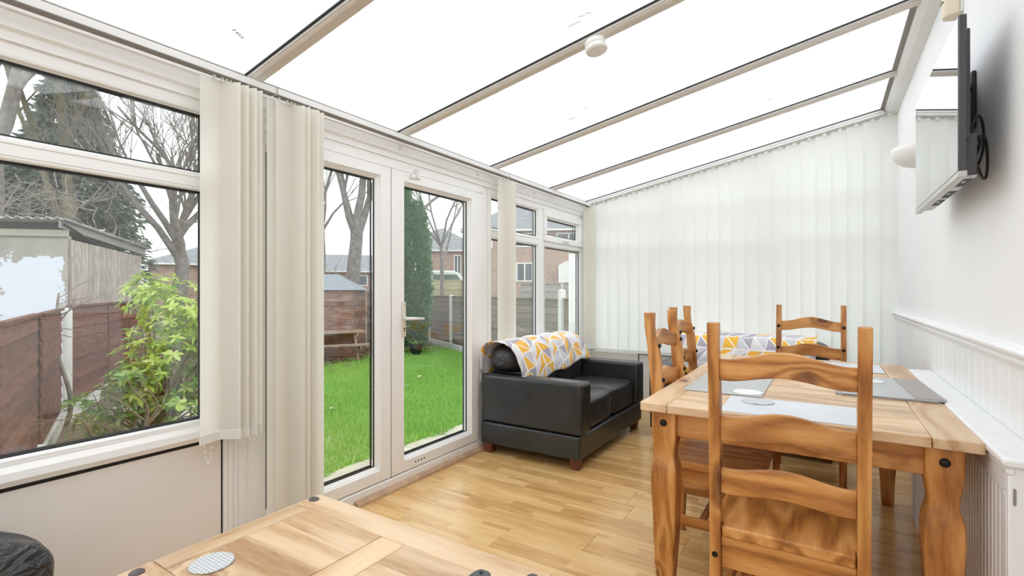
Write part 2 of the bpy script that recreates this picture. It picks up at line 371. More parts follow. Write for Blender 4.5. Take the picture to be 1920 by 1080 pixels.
# ------------------------------------------------------------------ mesh builder
class MB:
    def __init__(s): s.v = []; s.f = []; s.mi = []
    def add(s, vs, fs, mi=0):
        o = len(s.v); s.v += [tuple(map(float, q)) for q in vs]; s.f += [tuple(i + o for i in f) for f in fs]; s.mi += [mi] * len(fs)
        return s
    def box(s, x0, x1, y0, y1, z0, z1, mi=0):
        vs = [(x, y, z) for z in (z0, z1) for y in (y0, y1) for x in (x0, x1)]
        return s.add(vs, [(0, 2, 3, 1), (4, 5, 7, 6), (0, 1, 5, 4), (2, 6, 7, 3), (0, 4, 6, 2), (1, 3, 7, 5)], mi)
    def xf(s, M, start=0):
        for i in range(start, len(s.v)): s.v[i] = tuple(M @ Vector(s.v[i]))
        return s
    def prism(s, poly, a0, a1, axis):
        # poly of 2-D points extruded along axis (0: poly is (y,z); 1: (x,z); 2: (x,y))
        n = len(poly); vs = []
        for a in (a0, a1):
            for p, q in poly:
                vs.append({0: (a, p, q), 1: (p, a, q), 2: (p, q, a)}[axis])
        fs = [tuple(range(n))[::-1], tuple(range(n, 2 * n))] + [(i, (i + 1) % n, n + (i + 1) % n, n + i) for i in range(n)]
        return s.add(vs, fs)
    def tube(s, pts, rad, n=8, caps=True):
        pts = [Vector(p) for p in pts]; m = len(pts)
        if not hasattr(rad, '__len__'): rad = [rad] * m
        vs = []; prev = None
        for i, p in enumerate(pts):
            d = (pts[min(i + 1, m - 1)] - pts[max(i - 1, 0)])
            d = d.normalized() if d.length > 1e-9 else Vector((0, 0, 1))
            if prev is None:
                a = d.orthogonal().normalized()
            else:
                a = (prev - d * prev.dot(d)); a = a.normalized() if a.length > 1e-6 else d.orthogonal().normalized()
            prev = a; b = d.cross(a)
            for k in range(n):
                t = 2 * PI * k / n
                vs.append(p + (a * math.cos(t) + b * math.sin(t)) * rad[i])
        fs = [(i * n + k, i * n + (k + 1) % n, (i + 1) * n + (k + 1) % n, (i + 1) * n + k) for i in range(m - 1) for k in range(n)]
        if caps: fs += [tuple(range(n))[::-1], tuple(range((m - 1) * n, m * n))]
        return s.add(vs, fs)
    def lathe(s, prof, n=24, c=(0, 0, 0), axis=2, sx=1.0, sy=1.0, cap=True):
        vs = []
        for r, h in prof:
            for k in range(n):
                t = 2 * PI * k / n; a, b = r * math.cos(t) * sx, r * math.sin(t) * sy
                q = {2: (a, b, h), 0: (h, a, b), 1: (b, h, a)}[axis]
                vs.append((q[0] + c[0], q[1] + c[1], q[2] + c[2]))
        m = len(prof)
        fs = [(i * n + k, i * n + (k + 1) % n, (i + 1) * n + (k + 1) % n, (i + 1) * n + k) for i in range(m - 1) for k in range(n)]
        if cap: fs += [tuple(range(n))[::-1], tuple(range((m - 1) * n, m * n))]
        return s.add(vs, fs)
    def puff(s, x0, x1, y0, y1, z0, z1, p=5.0, n=8, sag=None):
        c = ((x0 + x1) / 2, (y0 + y1) / 2, (z0 + z1) / 2); h = ((x1 - x0) / 2, (y1 - y0) / 2, (z1 - z0) / 2)
        key = {}; vs = []; fs = []
        def vid(q):
            k = tuple(round(t, 5) for t in q)
            if k not in key:
                key[k] = len(vs)
                w = q
                ln = sum(abs(t) ** p for t in w) ** (1 / p)
                r = [t / ln for t in w]
                pt = [c[i] + h[i] * r[i] for i in range(3)]
                if sag: pt = sag(pt)
                vs.append(tuple(pt))
            return key[k]
        g = [-1 + 2 * i / n for i in range(n + 1)]
        for ax in range(3):
            for sg in (-1, 1):
                for i in range(n):
                    for j in range(n):
                        quad = []
                        for a, b in ((g[i], g[j]), (g[i + 1], g[j]), (g[i + 1], g[j + 1]), (g[i], g[j + 1])):
                            q = [0, 0, 0]; q[ax] = sg; q[(ax + 1) % 3] = a; q[(ax + 2) % 3] = b
                            quad.append(vid(q))
                        fs.append(tuple(quad) if sg > 0 else tuple(quad[::-1]))
        return s.add(vs, fs)
    def grid(s, rows):
        nr, nc = len(rows), len(rows[0])
        return s.add([p for r in rows for p in r], [(i * nc + j, i * nc + j + 1, (i + 1) * nc + j + 1, (i + 1) * nc + j) for i in range(nr - 1) for j in range(nc - 1)])
    def sphere(s, c, r, n=6, m=4):
        prof = [(max(1e-4, math.sin(PI * i / m)) * r, -math.cos(PI * i / m) * r) for i in range(m + 1)]
        return s.lathe(prof, n, c, cap=False)

def mesh_of(name, mb, mats, origin=None, smooth=False):
    vs = mb.v
    if origin is not None: vs = [(a - origin[0], b - origin[1], c - origin[2]) for a, b, c in vs]
    me = bpy.data.meshes.new(name); me.from_pydata(vs, [], mb.f)
    for m in (mats if isinstance(mats, (list, tuple)) else [mats]): me.materials.append(m)
    if any(mb.mi): me.polygons.foreach_set('material_index', mb.mi)
    if smooth: me.polygons.foreach_set('use_smooth', [True] * len(me.polygons))
    me.update()
    return me

def tag(o, label=None, cat=None, group=None, kind=None):
    if label: o['label'] = label
    if cat: o['category'] = cat
    if group: o['group'] = group
    if kind: o['kind'] = kind
    return o

def obj(name, mb, mats, parent=None, bevel=0, segs=2, smooth=False, origin='c', subsurf=0, kind=None, label=None, solid=0):
    """one mesh object; vertices are given in the parent's local space (world space when there is no parent)"""
    if origin == 'c':
        a = np.array(mb.v); org = tuple((a.min(0) + a.max(0)) / 2)
    elif origin == 'b':
        a = np.array(mb.v); q = (a.min(0) + a.max(0)) / 2; org = (q[0], q[1], a.min(0)[2])
    else: org = origin
    me = mesh_of(name, mb, mats, org, smooth or bool(bevel))
    o = bpy.data.objects.new(name, me); COL.objects.link(o)
    o.location = org
    if parent is not None: o.parent = parent
    if solid:
        md = o.modifiers.new('thickness', 'SOLIDIFY'); md.thickness = solid; md.offset = 0
    if bevel:
        md = o.modifiers.new('bevel', 'BEVEL'); md.width = bevel; md.segments = segs; md.limit_method = 'ANGLE'; md.angle_limit = math.radians(35)
        md.harden_normals = False
        me.set_sharp_from_angle(angle=math.radians(50)) if not smooth else None
    if subsurf:
        md = o.modifiers.new('smooth', 'SUBSURF'); md.levels = subsurf; md.render_levels = subsurf
    if kind: o['kind'] = kind
    if label: o['label'] = label
    return o

def thing(name, loc, label, cat, group=None, rot=0.0, kind=None):
    o = bpy.data.objects.new(name, None); COL.objects.link(o)
    o.empty_display_size = 0.05
    o.location = loc; o.rotation_euler = (0, 0, rot)
    return tag(o, label, cat, group, kind)

def copy_tree(o, parent=None):
    c = o.copy(); COL.objects.link(c); c.parent = parent
    for ch in list(o.children): copy_tree(ch, c)
    return c

def W(parent, mb):
    """turn world-space vertices into the local space of an unrotated parent"""
    l = parent.location
    mb.v = [(a - l[0], b - l[1], c - l[2]) for a, b, c in mb.v]
    return mb
def B(x0, x1, y0, y1, z0, z1): return MB().box(x0, x1, y0, y1, z0, z1)

def struct(name, loc):
    o = bpy.data.objects.new(name, None); COL.objects.link(o); o.location = loc; o['kind'] = 'structure'; o.empty_display_size = 0.05
    return o

# ================================================================== THE ROOM
XL, XR, YB, YF = -2.17, 0.46, 4.87, -2.2     # window wall, TV wall, far gable, behind the camera
def rz(x): return 2.11 + 0.1907 * (x + 2.17)  # underside of the roof sheets
SLOPE = math.atan(0.1907)

# floor with laminate planks
fl = obj('floor', B(XL - 0.1, XR + 0.06, YF, YB + 0.1, -0.16, -0.012), plain('screed', (0.10, 0.06, 0.03), 0.9), kind='structure')
planks = {}
PW = 0.193
row = 0; y = YF
while y < YB - 0.01:
    w = min(PW, YB - y)
    x = XL - random.choice((0.0, 0.43, 0.86)) - 0.05 * (row % 3)
    while x < XR:
        a, b = max(x, XL), min(x + 1.29, XR)
        if b - a > 0.03:
            key = (round(b - a, 2), round(w, 3))
            if key not in planks:
                o = obj('floor_plank', B(-(b - a) / 2 + 0.0004, (b - a) / 2 - 0.0004, -w / 2 + 0.0004, w / 2 - 0.0004, -0.012, 0), LAMINATE, fl, origin=(0, 0, 0), bevel=0.0008, segs=1)
                planks[key] = o
            else:
                o = planks[key].copy(); COL.objects.link(o)
            o.location = ((a + b) / 2 - fl.location[0], y + w / 2 - fl.location[1], -fl.location[2])
        x += 1.29
    row += 1; y += PW

# --- window wall: lower boards, posts, header
wl = struct('wall_left', (XL, 1.3, 0))
obj('panel', W(wl, B(XL - 0.05, XL - 0.004, YF, 1.104, -0.6, 0.538)), PVC2, wl)
obj('shadow_gap', W(wl, B(XL - 0.03, XL - 0.006, YF, 1.112, 0.53, 0.552)), GASKET, wl)
obj('shadow_gap', W(wl, B(XL - 0.03, XL - 0.006, 1.102, 1.114, 0.0, 0.545)), GASKET, wl)
for k in range(5):                                     # fluted jamb board between window and doors
    yk = 1.112 + 0.0215 * k
    obj('flute', W(wl, B(XL - 0.06, XL + 0.002, yk, yk + 0.0200, -0.6, 0.56)), PVC, wl, bevel=0.002)
obj('jamb_post', W(wl, B(XL - 0.07, XL - 0.002, 1.06, 1.215, 0.55, 1.98)), PVC, wl, bevel=0.004)
obj('jamb_post', W(wl, B(XL - 0.07, XL - 0.004, 2.985, 3.06, -0.6, 1.98)), PVC, wl, bevel=0.004)
obj('corner_post', W(wl, B(XL - 0.07, XL + 0.05, 4.80, YB, -0.6, 2.10)), PVC, wl, bevel=0.004)
obj('panel', W(wl, B(XL - 0.05, XL - 0.004, 3.06, 4.80, -0.6, 0.54)), PVC2, wl)
obj('rear_panel', W(wl, B(XL - 0.06, XL - 0.004, YF, -1.3, 0.5, 2.0)), PVC2, wl)
# header beam with stepped mouldings
t1 = obj('trim_1', MB().prism([(XL - 0.09, 1.955), (XL + 0.012, 1.955), (XL + 0.012, 1.985), (XL + 0.022, 1.995), (XL + 0.022, 2.045), (XL + 0.028, 2.05), (XL + 0.028, 2.108), (XL - 0.09, 2.10)], YF, YB, 1), PVC, kind='structure')
for yc in (2.12, 2.90, 3.72): obj('rail_clip', W(wl, MB().lathe([(0.008, 0.0), (0.009, 0.008), (0.005, 0.014)], 10, (XL + 0.021, yc, 2.022), axis=0).box(XL + 0.024, XL + 0.032, yc - 0.003, yc + 0.003, 2.022, 2.046)), ALU, wl)
# dark shadow joint below the eaves closure
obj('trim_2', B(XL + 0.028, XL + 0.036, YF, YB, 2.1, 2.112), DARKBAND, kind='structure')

def frame(name, parent, y0, y1, z0, z1, w, x0=XL - 0.065, x1=XL, mat=PVC, bev=0.006, wb=None, wt=None):
    """a rectangular profile with mitred look: four rails joined into one part"""
    mb = MB(); wb = w if wb is None else wb; wt = w if wt is None else wt
    mb.box(x0, x1, y0, y1, z0, z0 + wb); mb.box(x0, x1, y0, y1, z1 - wt, z1)
    mb.box(x0, x1, y0, y0 + w, z0 + wb, z1 - wt); mb.box(x0, x1, y1 - w, y1, z0 + wb, z1 - wt)
    return obj(name, W(parent, mb), mat, parent, bevel=bev)
def bead(parent, y0, y1, z0, z1):
    """sloping glazing bead, black gasket and pane for one light; y0..z1 is the sight size"""
    fr = obj('pane', W(parent, B(XL - 0.046, XL - 0.026, y0 - 0.012, y1 + 0.012, z0 - 0.012, z1 + 0.012)), GLASS, parent)
    g = MB(); k = 0.006
    for xx in (XL - 0.0255, XL - 0.052):
        g.box(xx, xx + 0.006, y0 - 0.004, y1 + 0.004, z0 - 0.004, z0 + k); g.box(xx, xx + 0.006, y0 - 0.004, y1 + 0.004, z1 - k, z1 + 0.004)
        g.box(xx, xx + 0.006, y0 - 0.004, y0 + k, z0, z1); g.box(xx, xx + 0.006, y1 - k, y1 + 0.004, z0, z1)
    obj('gasket', W(parent, g), GASKET, parent)
    b = MB()
    poly = lambda s: [(0, 0), (0.020, -s * 0.016), (0.020, -s * 0.026), (0, -s * 0.026)]
    xa = XL - 0.019
    for zz, s in ((z0, 1), (z1, -1)):
        vs = []; fs = []
        b.add([(xa, y0, zz), (xa, y1, zz), (XL + 0.001, y1 + 0.016, zz - s * 0.016), (XL + 0.001, y0 - 0.016, zz - s * 0.016), (XL + 0.001, y1 + 0.024, zz - s * 0.024), (XL + 0.001, y0 - 0.024, zz - s * 0.024)], [(0, 1, 2, 3), (3, 2, 4, 5)])
    for yy, s in ((y0, 1), (y1, -1)):
        b.add([(xa, yy, z0), (xa, yy, z1), (XL + 0.001, yy - s * 0.016, z1 + 0.016), (XL + 0.001, yy - s * 0.016, z0 - 0.016), (XL + 0.001, yy - s * 0.024, z1 + 0.024), (XL + 0.001, yy - s * 0.024, z0 - 0.024)], [(0, 1, 2, 3), (3, 2, 4, 5)])
    obj('glazing_bead', W(parent, b), PVC, parent)
    return fr

# --- window 1 (left, fixed lights above the board)
w1 = struct('window_1', (XL, 0.2, 0.55))
frame('frame', w1, -1.3, 1.105, 0.552, 1.975, 0.062, wb=0.088, wt=0.07)
obj('transom', W(w1, B(XL - 0.0635, XL - 0.0015, -1.24, 1.045, 1.582, 1.658)), PVC, w1, bevel=0.008)
obj('mullion', W(w1, B(XL - 0.065, XL, -0.24, -0.16, 0.64, 1.905)), PVC, w1, bevel=0.006)
for ya, yb in ((-1.19, -0.262), (-0.138, 1.040)):
    bead(w1, ya, yb, 0.642, 1.582); bead(w1, ya, yb, 1.660, 1.900)
obj('window_board', W(w1, MB().prism([(XL - 0.06, 0.556), (XL + 0.012, 0.556), (XL + 0.02, 0.575), (XL + 0.016, 0.60), (XL - 0.004, 0.624), (XL - 0.06, 0.624)], -1.3, 1.112, 1)), PVC, w1)

# --- window 2 (right of the doors: two lower lights, fixed top light and a top-hung casement)
w2 = struct('window_2', (XL, 3.9, 0.55))
frame('frame', w2, 3.06, 4.80, 0.545, 1.975, 0.05, wb=0.075, wt=0.065)
obj('mullion', W(w2, B(XL - 0.065, XL, 3.853, 3.948, 0.62, 1.91)), PVC, w2, bevel=0.008)
obj('transom', W(w2, B(XL - 0.0635, XL - 0.0015, 3.11, 4.75, 1.580, 1.640)), PVC, w2, bevel=0.008)
bead(w2, 3.082, 3.828, 0.640, 1.576); bead(w2, 3.082, 3.828, 1.660, 1.890); bead(w2, 3.974, 4.728, 0.618, 1.576)
cs = MB()
ya, yb, za, zb = 3.93, 4.775, 1.625, 1.925
for q in ((ya, yb, za, za + 0.055), (ya, yb, zb - 0.072, zb)): cs.box(XL - 0.02, XL + 0.016, *q)
cs.box(XL - 0.02, XL + 0.016, ya, ya + 0.05, za + 0.055, zb - 0.072); cs.box(XL - 0.02, XL + 0.016, yb - 0.10, yb, za + 0.055, zb - 0.072)
obj('casement', W(w2, cs), PVC, w2, bevel=0.007)
bead(w2, 3.984, 4.65, 1.693, 1.840)
ch = obj('casement_handle', W(w2, MB().box(XL + 0.016, XL + 0.026, 4.30, 4.42, 1.640, 1.662).box(XL + 0.026, XL + 0.04, 4.30, 4.39, 1.645, 1.657)), WHITEPL, w2, bevel=0.003)

# --- French doors in one outer frame
df = obj('trim_3', MB().box(XL - 0.07, XL + 0.004, 1.20, 3.0, 1.896, 1.958).box(XL - 0.07, XL + 0.004, 2.926, 2.988, -0.02, 1.896).box(XL - 0.07, XL + 0.004, 1.19, 1.212, -0.02, 1.896).box(XL - 0.07, XL + 0.016, 1.19, 2.99, -0.1, 0.070), PVC, bevel=0.006, kind='structure')
def door_leaf(name, y0, y1, gy0, gy1):
    d = struct(name, (XL, (y0 + y1) / 2, 0.074))
    mb = MB(); z0, z1, g0, g1 = 0.076, 1.894, 0.162, 1.815
    X0, X1 = XL - 0.06, XL + 0.012
    mb.box(X0, X1, y0, gy0 - 0.02, z0, z1); mb.box(X0, X1, gy1 + 0.02, y1, z0, z1)
    mb.box(X0, X1, gy0 - 0.02, gy1 + 0.02, z0, g0 - 0.02); mb.box(X0, X1, gy0 - 0.02, gy1 + 0.02, g1 + 0.02, z1)
    obj('leaf_frame', W(d, mb), PVC, d, bevel=0.003)
    bead(d, gy0, gy1, g0, g1)
    return d
d1 = door_leaf('door_1', 1.214, 2.062, 1.312, 1.962)
d2 = door_leaf('door_2', 2.068, 2.924, 2.190, 2.824)
obj('shadow_gap', W(d1, B(XL - 0.01, XL + 0.006, 2.0615, 2.0685, 0.07, 1.896)), GASKET, d1)
obj('shadow_gap', W(d1, B(XL - 0.01, XL + 0.002, 1.21, 2.93, 1.8935, 1.8985)), DARKBAND, d1)
obj('shadow_gap', W(d1, B(XL - 0.01, XL + 0.002, 1.21, 2.93, 0.0695, 0.0765)), DARKBAND, d1)
# lever handle
hp = obj('handle_plate', W(d2, B(XL + 0.012, XL + 0.022, 2.146, 2.174, 0.895, 1.105)), HANDLE, d2, bevel=0.003)
lv = MB().tube([(XL + 0.02, 2.160, 1.005), (XL + 0.06, 2.160, 1.005), (XL + 0.066, 2.18, 1.005), (XL + 0.066, 2.285, 1.0)], [0.011, 0.010, 0.010, 0.007], 10)
def sub(name, mbw, mat, par, **k):
    """sub-part: world vertices into the local space of a part whose top parent is unrotated"""
    q = Vector(par.location)
    p = par.parent
    while p is not None: q = q + Vector(p.location); p = p.parent
    mbw.v = [(a - q[0], b - q[1], c - q[2]) for a, b, c in mbw.v]
    return obj(name, mbw, mat, par, **k)
sub('lever', lv, WHITEPL, hp, smooth=True)
kh = MB().lathe([(0.0055, XL + 0.0215), (0.0055, XL + 0.0232)], 12, (0, 2.160, 0.945), axis=0).box(XL + 0.0215, XL + 0.0232, 2.157, 2.163, 0.925, 0.945)
sub('keyhole', kh, GASKET, hp)
for zz in (1.085, 0.908): sub('screw', MB().lathe([(0.0035, XL + 0.0215), (0.0035, XL + 0.0235)], 8, (0, 2.160, zz), axis=0), DARKBAND, hp)
# drainage slots and top bolt
for k in range(4): obj('drain_slot', W(d2, MB().puff(XL + 0.0105, XL + 0.0135, 2.262 + 0.026 * k, 2.274 + 0.026 * k, 0.104, 0.115, 2.5, 4)), GASKET, d2)
lt = MB().box(XL + 0.012, XL + 0.022, 2.225, 2.305, 1.868, 1.893).box(XL + 0.006, XL + 0.03, 2.262, 2.285, 1.872, 1.93).box(XL + 0.016, XL + 0.028, 2.215, 2.24, 1.862, 1.888)
obj('door_latch', W(d2, lt), WHITEPL, d2, bevel=0.003)
# timber threshold strip along the floor
obj('trim_4', MB().prism([(XL - 0.02, 0.0), (XL + 0.050, 0.0), (XL + 0.047, 0.014), (XL + 0.036, 0.026), (XL + 0.016, 0.032), (XL - 0.02, 0.032)], 1.79, 3.0, 1), SILL, kind='structure')
obj('trim_5', MB().box(XL - 0.01, XL + 0.03, 1.214, 1.785, 0.0, 0.016), SILL, kind='structure')

# --- roof: opal sheets between rafters
cl = struct('ceiling', (-0.85, 1.3, 2.36))
RY = [-1.58, -0.64, 0.30, 1.228, 2.136, 3.088, 4.026]
Rm = Matrix.Translation((XL, 0, 2.11)) @ Matrix.Rotation(-SLOPE, 4, 'Y')   # x runs up the slope
LEN = (0.43 - XL) / math.cos(SLOPE)
edges = [YF] + RY + [YB - 0.02]
for i in range(len(edges) - 1):
    a, b = edges[i], edges[i + 1]
    mb = MB().box(-0.25, LEN, a, b, 0.0, 0.016)
    mb.mi = [0, 1, 1, 1, 1, 1]
    o = obj('roof_panel', W(cl, mb.xf(Rm)), [OPAL, CLEAR], cl)
for yc in RY + [YB - 0.045]:
    hw = 0.031
    r = MB().prism([(yc - hw, 0.0), (yc - hw + 0.004, -0.020), (yc - hw + 0.012, -0.026), (yc + hw - 0.012, -0.026), (yc + hw - 0.004, -0.020), (yc + hw, 0.0)], -0.02, LEN - 0.03, 0)
    ro = obj('rafter', W(cl, r.xf(Rm)), RAFT, cl)
    wv = MB().box(-0.02, LEN - 0.03, yc - hw - 0.012, yc - hw + 0.001, -0.006, 0.0005).box(-0.02, LEN - 0.03, yc + hw - 0.001, yc + hw + 0.004, -0.005, 0.0005)
    sub('gasket', wv.xf(Rm), GASKET, ro)
    cp = MB().box(-0.02, LEN - 0.03, yc - hw - 0.0035, yc - hw + 0.006, -0.015, -0.004)
    sub('cap_edge', cp.xf(Rm), ALU, ro)
# eaves closure and wall plate
obj('eaves_beam', W(cl, B(XL - 0.10, XL + 0.03, YF, YB, 2.098, 2.125)), ALU, cl, bevel=0.004)
obj('wall_plate', W(cl, MB().prism([(0.375, 2.592), (0.385, 2.562), (0.41, 2.545), (XR, 2.535), (XR, 2.66), (0.375, 2.60)], YF, YB, 1)), ALU, cl)
obj('foam_closure', W(cl, B(0.352, 0.40, YF, YB, 2.583, 2.597)), DARKBAND, cl)
# stains and debris that show through the sheets
def mark(x, y, w, d, rot=0.0, mat=None):
    mb = MB().lathe([(0.5, -0.0006), (0.5, 0.0006)], 12, sx=w, sy=d)
    mb.xf(Matrix.Translation((x, y, rz(x) - 0.0012)) @ Matrix.Rotation(rot, 4, 'Z') @ Matrix.Rotation(-SLOPE, 4, 'Y'))
    obj('dirt_mark', W(cl, mb), mat, cl)
DIRT = make_translucent('grey_dirt', (0.4, 0.4, 0.4), (0.62, 0.62, 0.62), 0.75); DIRT2 = make_translucent('faint_dirt', (0.5, 0.5, 0.5), (0.78, 0.78, 0.79), 0.8)
for k, (a, b) in enumerate(((-0.018, -0.006), (-0.002, 0.0), (0.010, 0.007), (0.024, 0.010))): mark(-1.905 - a * 0.5, 1.030 + a, 0.016, 0.012, 0.4, DIRT)
mark(-1.359, 2.840, 0.05, 0.035, 0.2, DIRT2); mark(-1.237, 2.787, 0.05, 0.03, 0.6, DIRT2); mark(-0.321, 3.74, 0.03, 0.05, 0.2, DIRT2)
for k in range(4): mark(-0.95 + 0.03 * k, 1.975 - 0.012 * k + 0.015 * (k % 2), 0.035, 0.02, 0.3 * k, DIRT2)

# --- TV wall, dado, wainscot boards
wr = obj('wall_right', B(XR, XR + 0.12, YF, YB + 0.1, -0.16, 2.80), WALLW, kind='structure')
bm = {}
k = 0; y = YF
while y < YB - 0.02:
    w = min(0.098, YB - y)
    if round(w, 3) not in bm:
        o = obj('wainscot_board', B(-0.006, 0.0, -w / 2 + 0.0006, w / 2 - 0.0006, 0, 0.968), GLOSSW, wr, origin=(0, 0, 0), bevel=0.002, segs=1); bm[round(w, 3)] = o
    else:
        o = bm[round(w, 3)].copy(); COL.objects.link(o)
    o.location = (XR - wr.location[0], y + w / 2 - wr.location[1], -wr.location[2])
    y += 0.098
dado = [(XR, 0.955), (XR - 0.010, 0.955), (XR - 0.012, 0.966), (XR - 0.020, 0.969), (XR - 0.022, 0.978), (XR - 0.017, 0.984), (XR - 0.026, 0.990), (XR - 0.034, 1.000), (XR - 0.034, 1.006), (XR - 0.020, 1.014), (XR, 1.018)]
obj('trim_6', MB().prism(dado[::-1], YF, 4.80, 1), GLOSSW, kind='structure')
obj('baseboard_right', B(XR - 0.018, XR, YF, YB, 0.0, 0.11), GLOSSW, bevel=0.004, kind='structure')
obj('wall_back', B(XL - 0.2, XR + 0.1, YF - 0.08, YF, -0.6, 0.56), WALLW, kind='structure')
w4 = struct('unseen_fill_window', (-0.85, YF, 0.56))  # unseen glazing added behind the camera to brighten camera-facing surfaces
for xa in (XL + 0.03, -1.3, -0.42, XR - 0.03):
    obj('mullion', W(w4, B(xa - 0.03, xa + 0.03, YF - 0.06, YF, 0.56, rz(xa - 0.03))), PVC, w4)
for za in (0.56, 1.58): obj('transom', W(w4, B(XL, XR, YF - 0.0585, YF - 0.0015, za, za + 0.07)), PVC, w4)
for a, b in zip((XL + 0.03, -1.3, -0.42), (-1.3, -0.42, XR - 0.03)):
    for z0, z1 in ((0.63, 1.58), (1.65, rz(a) - 0.02)): obj('pane', W(w4, B(a + 0.03, b - 0.03, YF - 0.04, YF - 0.02, z0, z1)), GLASS, w4)

# --- far gable: low board, window behind the blind
wf = struct('wall_far', (-0.85, YB, 0))
obj('panel', W(wf, B(XL, -1.60, YB - 0.004, YB + 0.06, -0.6, 0.535)), PVC2, wf)
obj('panel', W(wf, B(-1.588, XR, YB - 0.004, YB + 0.06, -0.6, 0.535)), PVC2, wf)
obj('shadow_gap', W(wf, B(-1.60, XR, YB - 0.006, YB + 0.02, 0.533, 0.539)), GASKET, wf)
obj('shadow_gap', W(wf, B(-1.602, -1.586, YB - 0.003, YB + 0.02, 0.0, 0.54)), GASKET, wf)
WB3 = YB + 0.075
w3 = struct('window_3', (-0.85, WB3, 0.545))
obj('sill_board', W(w3, B(XL, XR, YB + 0.004, WB3, 0.50, 0.5515)), PVC, w3)
xs = [XL + 0.03, -1.30, -0.42, XR - 0.002]
for xa in xs:
    a, b = (xa - 0.045, xa + 0.045)
    a, b = max(a, XL), min(b, XR)
    obj('mullion', W(w3, MB().add([(a, WB3, 0.545), (b, WB3, 0.545), (b, WB3 + 0.06, 0.545), (a, WB3 + 0.06, 0.545), (a, WB3, rz(a)), (b, WB3, rz(b)), (b, WB3 + 0.06, rz(b)), (a, WB3 + 0.06, rz(a))], [(0, 3, 2, 1), (4, 5, 6, 7), (0, 1, 5, 4), (1, 2, 6, 5), (2, 3, 7, 6), (3, 0, 4, 7)])), PVC, w3)
obj('transom', W(w3, B(XL, XR, WB3, WB3 + 0.06, 1.585, 1.64)), PVC, w3); obj('transom', W(w3, B(XL, XR, WB3, WB3 + 0.06, 1.945, 1.99)), PVC, w3)
obj('frame', W(w3, MB().box(XL, XR, WB3, WB3 + 0.06, 0.545, 0.62)), PVC, w3)
obj('rake_head', W(w3, MB().box(-0.02, LEN, YB - 0.01, WB3 + 0.07, -0.055, -0.0005).xf(Rm)), PVC, w3)
for a, b in zip(xs[:-1], xs[1:]):
    for z0, z1 in ((0.62, 1.57), (1.65, 1.93)):
        obj('pane', W(w3, B(a + 0.03, b - 0.03, WB3 + 0.02, WB3 + 0.04, z0, z1)), GLASS, w3)
    if b > -1.2:
        obj('pane', W(w3, MB().prism([(a + 0.03, 2.0), (b - 0.03, 2.0), (b - 0.03, max(2.005, rz(b) - 0.05)), (a + 0.03, max(2.003, rz(a) - 0.05))], WB3 + 0.02, WB3 + 0.04, 1)), GLASS, w3)

# ================================================================== BLINDS
def vane_mesh(h, curve=0.006, w=0.127):
    n = 4; rows = []
    for z in (-h, 0):
        rows.append([(w * (i / n - 0.5), curve * math.cos((i / n - 0.5) * PI), z) for i in range(n + 1)])
    return MB().grid(rows)
def weight_mesh(w=0.118):
    return MB().box(-w / 2, w / 2, -0.0015, 0.0065, 0.004, 0.042)
def beadchain(pts, r=0.0026, sag=0.03, step=0.0085):
    mb = MB()
    for a, b in zip(pts[:-1], pts[1:]):
        a, b = Vector(a), Vector(b); n = max(4, int((b - a).length / step) + 3)
        for i in range(n):
            t = i / n; p = a.lerp(b, t); p.z -= sag * 4 * t * (1 - t)
            mb.sphere(p, r, 5, 3)
    return mb
def stacked_blind(label, x, y0, vanes, ztop, zbot, rail, group=None, chain=True, mat=None):
    t = thing('vertical_blind', (x, y0, ztop), label, 'blind', group)
    h = ztop - zbot
    me = None; pts = []
    for k, (yk, a) in enumerate(vanes):
        yk -= y0
        if me is None: o = obj('vane', vane_mesh(h), mat or FABRIC, t, origin=(0, 0, 0), smooth=True); me = o
        else: o = me.copy(); COL.objects.link(o)
        o.location = (0, yk, -0.012); o.rotation_euler = (0, 0, a)
        wo = obj('bottom_weight', MB().box(-0.06, 0.06, -0.002, 0.0085, 0, 0.036), WHITEPL, t, origin=(0, 0, 0)) if k == 0 else w0.copy()
        if k == 0: w0 = wo
        else: COL.objects.link(wo)
        wo.location = (0, yk, -h - 0.012 - 0.002); wo.rotation_euler = (0, 0, a)
        pts.append((0.058 * math.cos(a), yk + 0.058 * math.sin(a), -h - 0.004))
        cb = MB().box(-0.005, 0.005, -0.004, 0.004, -0.014, 0.004)
        obj('carrier', MB().box(-0.005, 0.005, yk - 0.004, yk + 0.004, -0.014, 0.006), WHITEPL, t)
    if rail:
        obj('headrail', MB().box(-0.022, 0.022, rail[0] - y0, rail[1] - y0, 0.006, 0.036), ALU, t, bevel=0.003); obj('rail_shadow_line', MB().box(-0.018, 0.0225, rail[0] - y0, rail[1] - y0, 0.0045, 0.0080), DARKBAND, t)  # thin dark strip stands in for the shade line under the track
    if chain: obj('bead_chain', beadchain(pts), WHITEPL, t, kind='stuff', smooth=True)
    return t
HR = 2.052
b1 = stacked_blind('cream vertical blind stacked at the right of the left window, ending at its sill', -2.085, 1.035, [(1.034, 1.80)] + [(1.064 + 0.0170 * k, 0.58 + 0.16 * math.sin(3.1 * k + 1)) for k in range(7)], HR - 0.012, 0.578, (YF + 0.1, 1.286))
ch = beadchain([(0.03, -0.06, -1.41), (0.03, -0.02, -1.43)], sag=0.13, step=0.004, r=0.0036)
obj('pull_chain', ch, WHITEPL, b1, kind='stuff', smooth=True)
b2 = stacked_blind('cream vertical blind stacked at the left of the glazed doors, reaching the floor', -2.085, 1.31, [(1.312, 1.70), (1.352, 1.75)] + [(1.372 + 0.0165 * k, 0.58 + 0.16 * math.sin(2.3 * k)) for k in range(7)], HR - 0.012, 0.03, (1.296, 3.205))
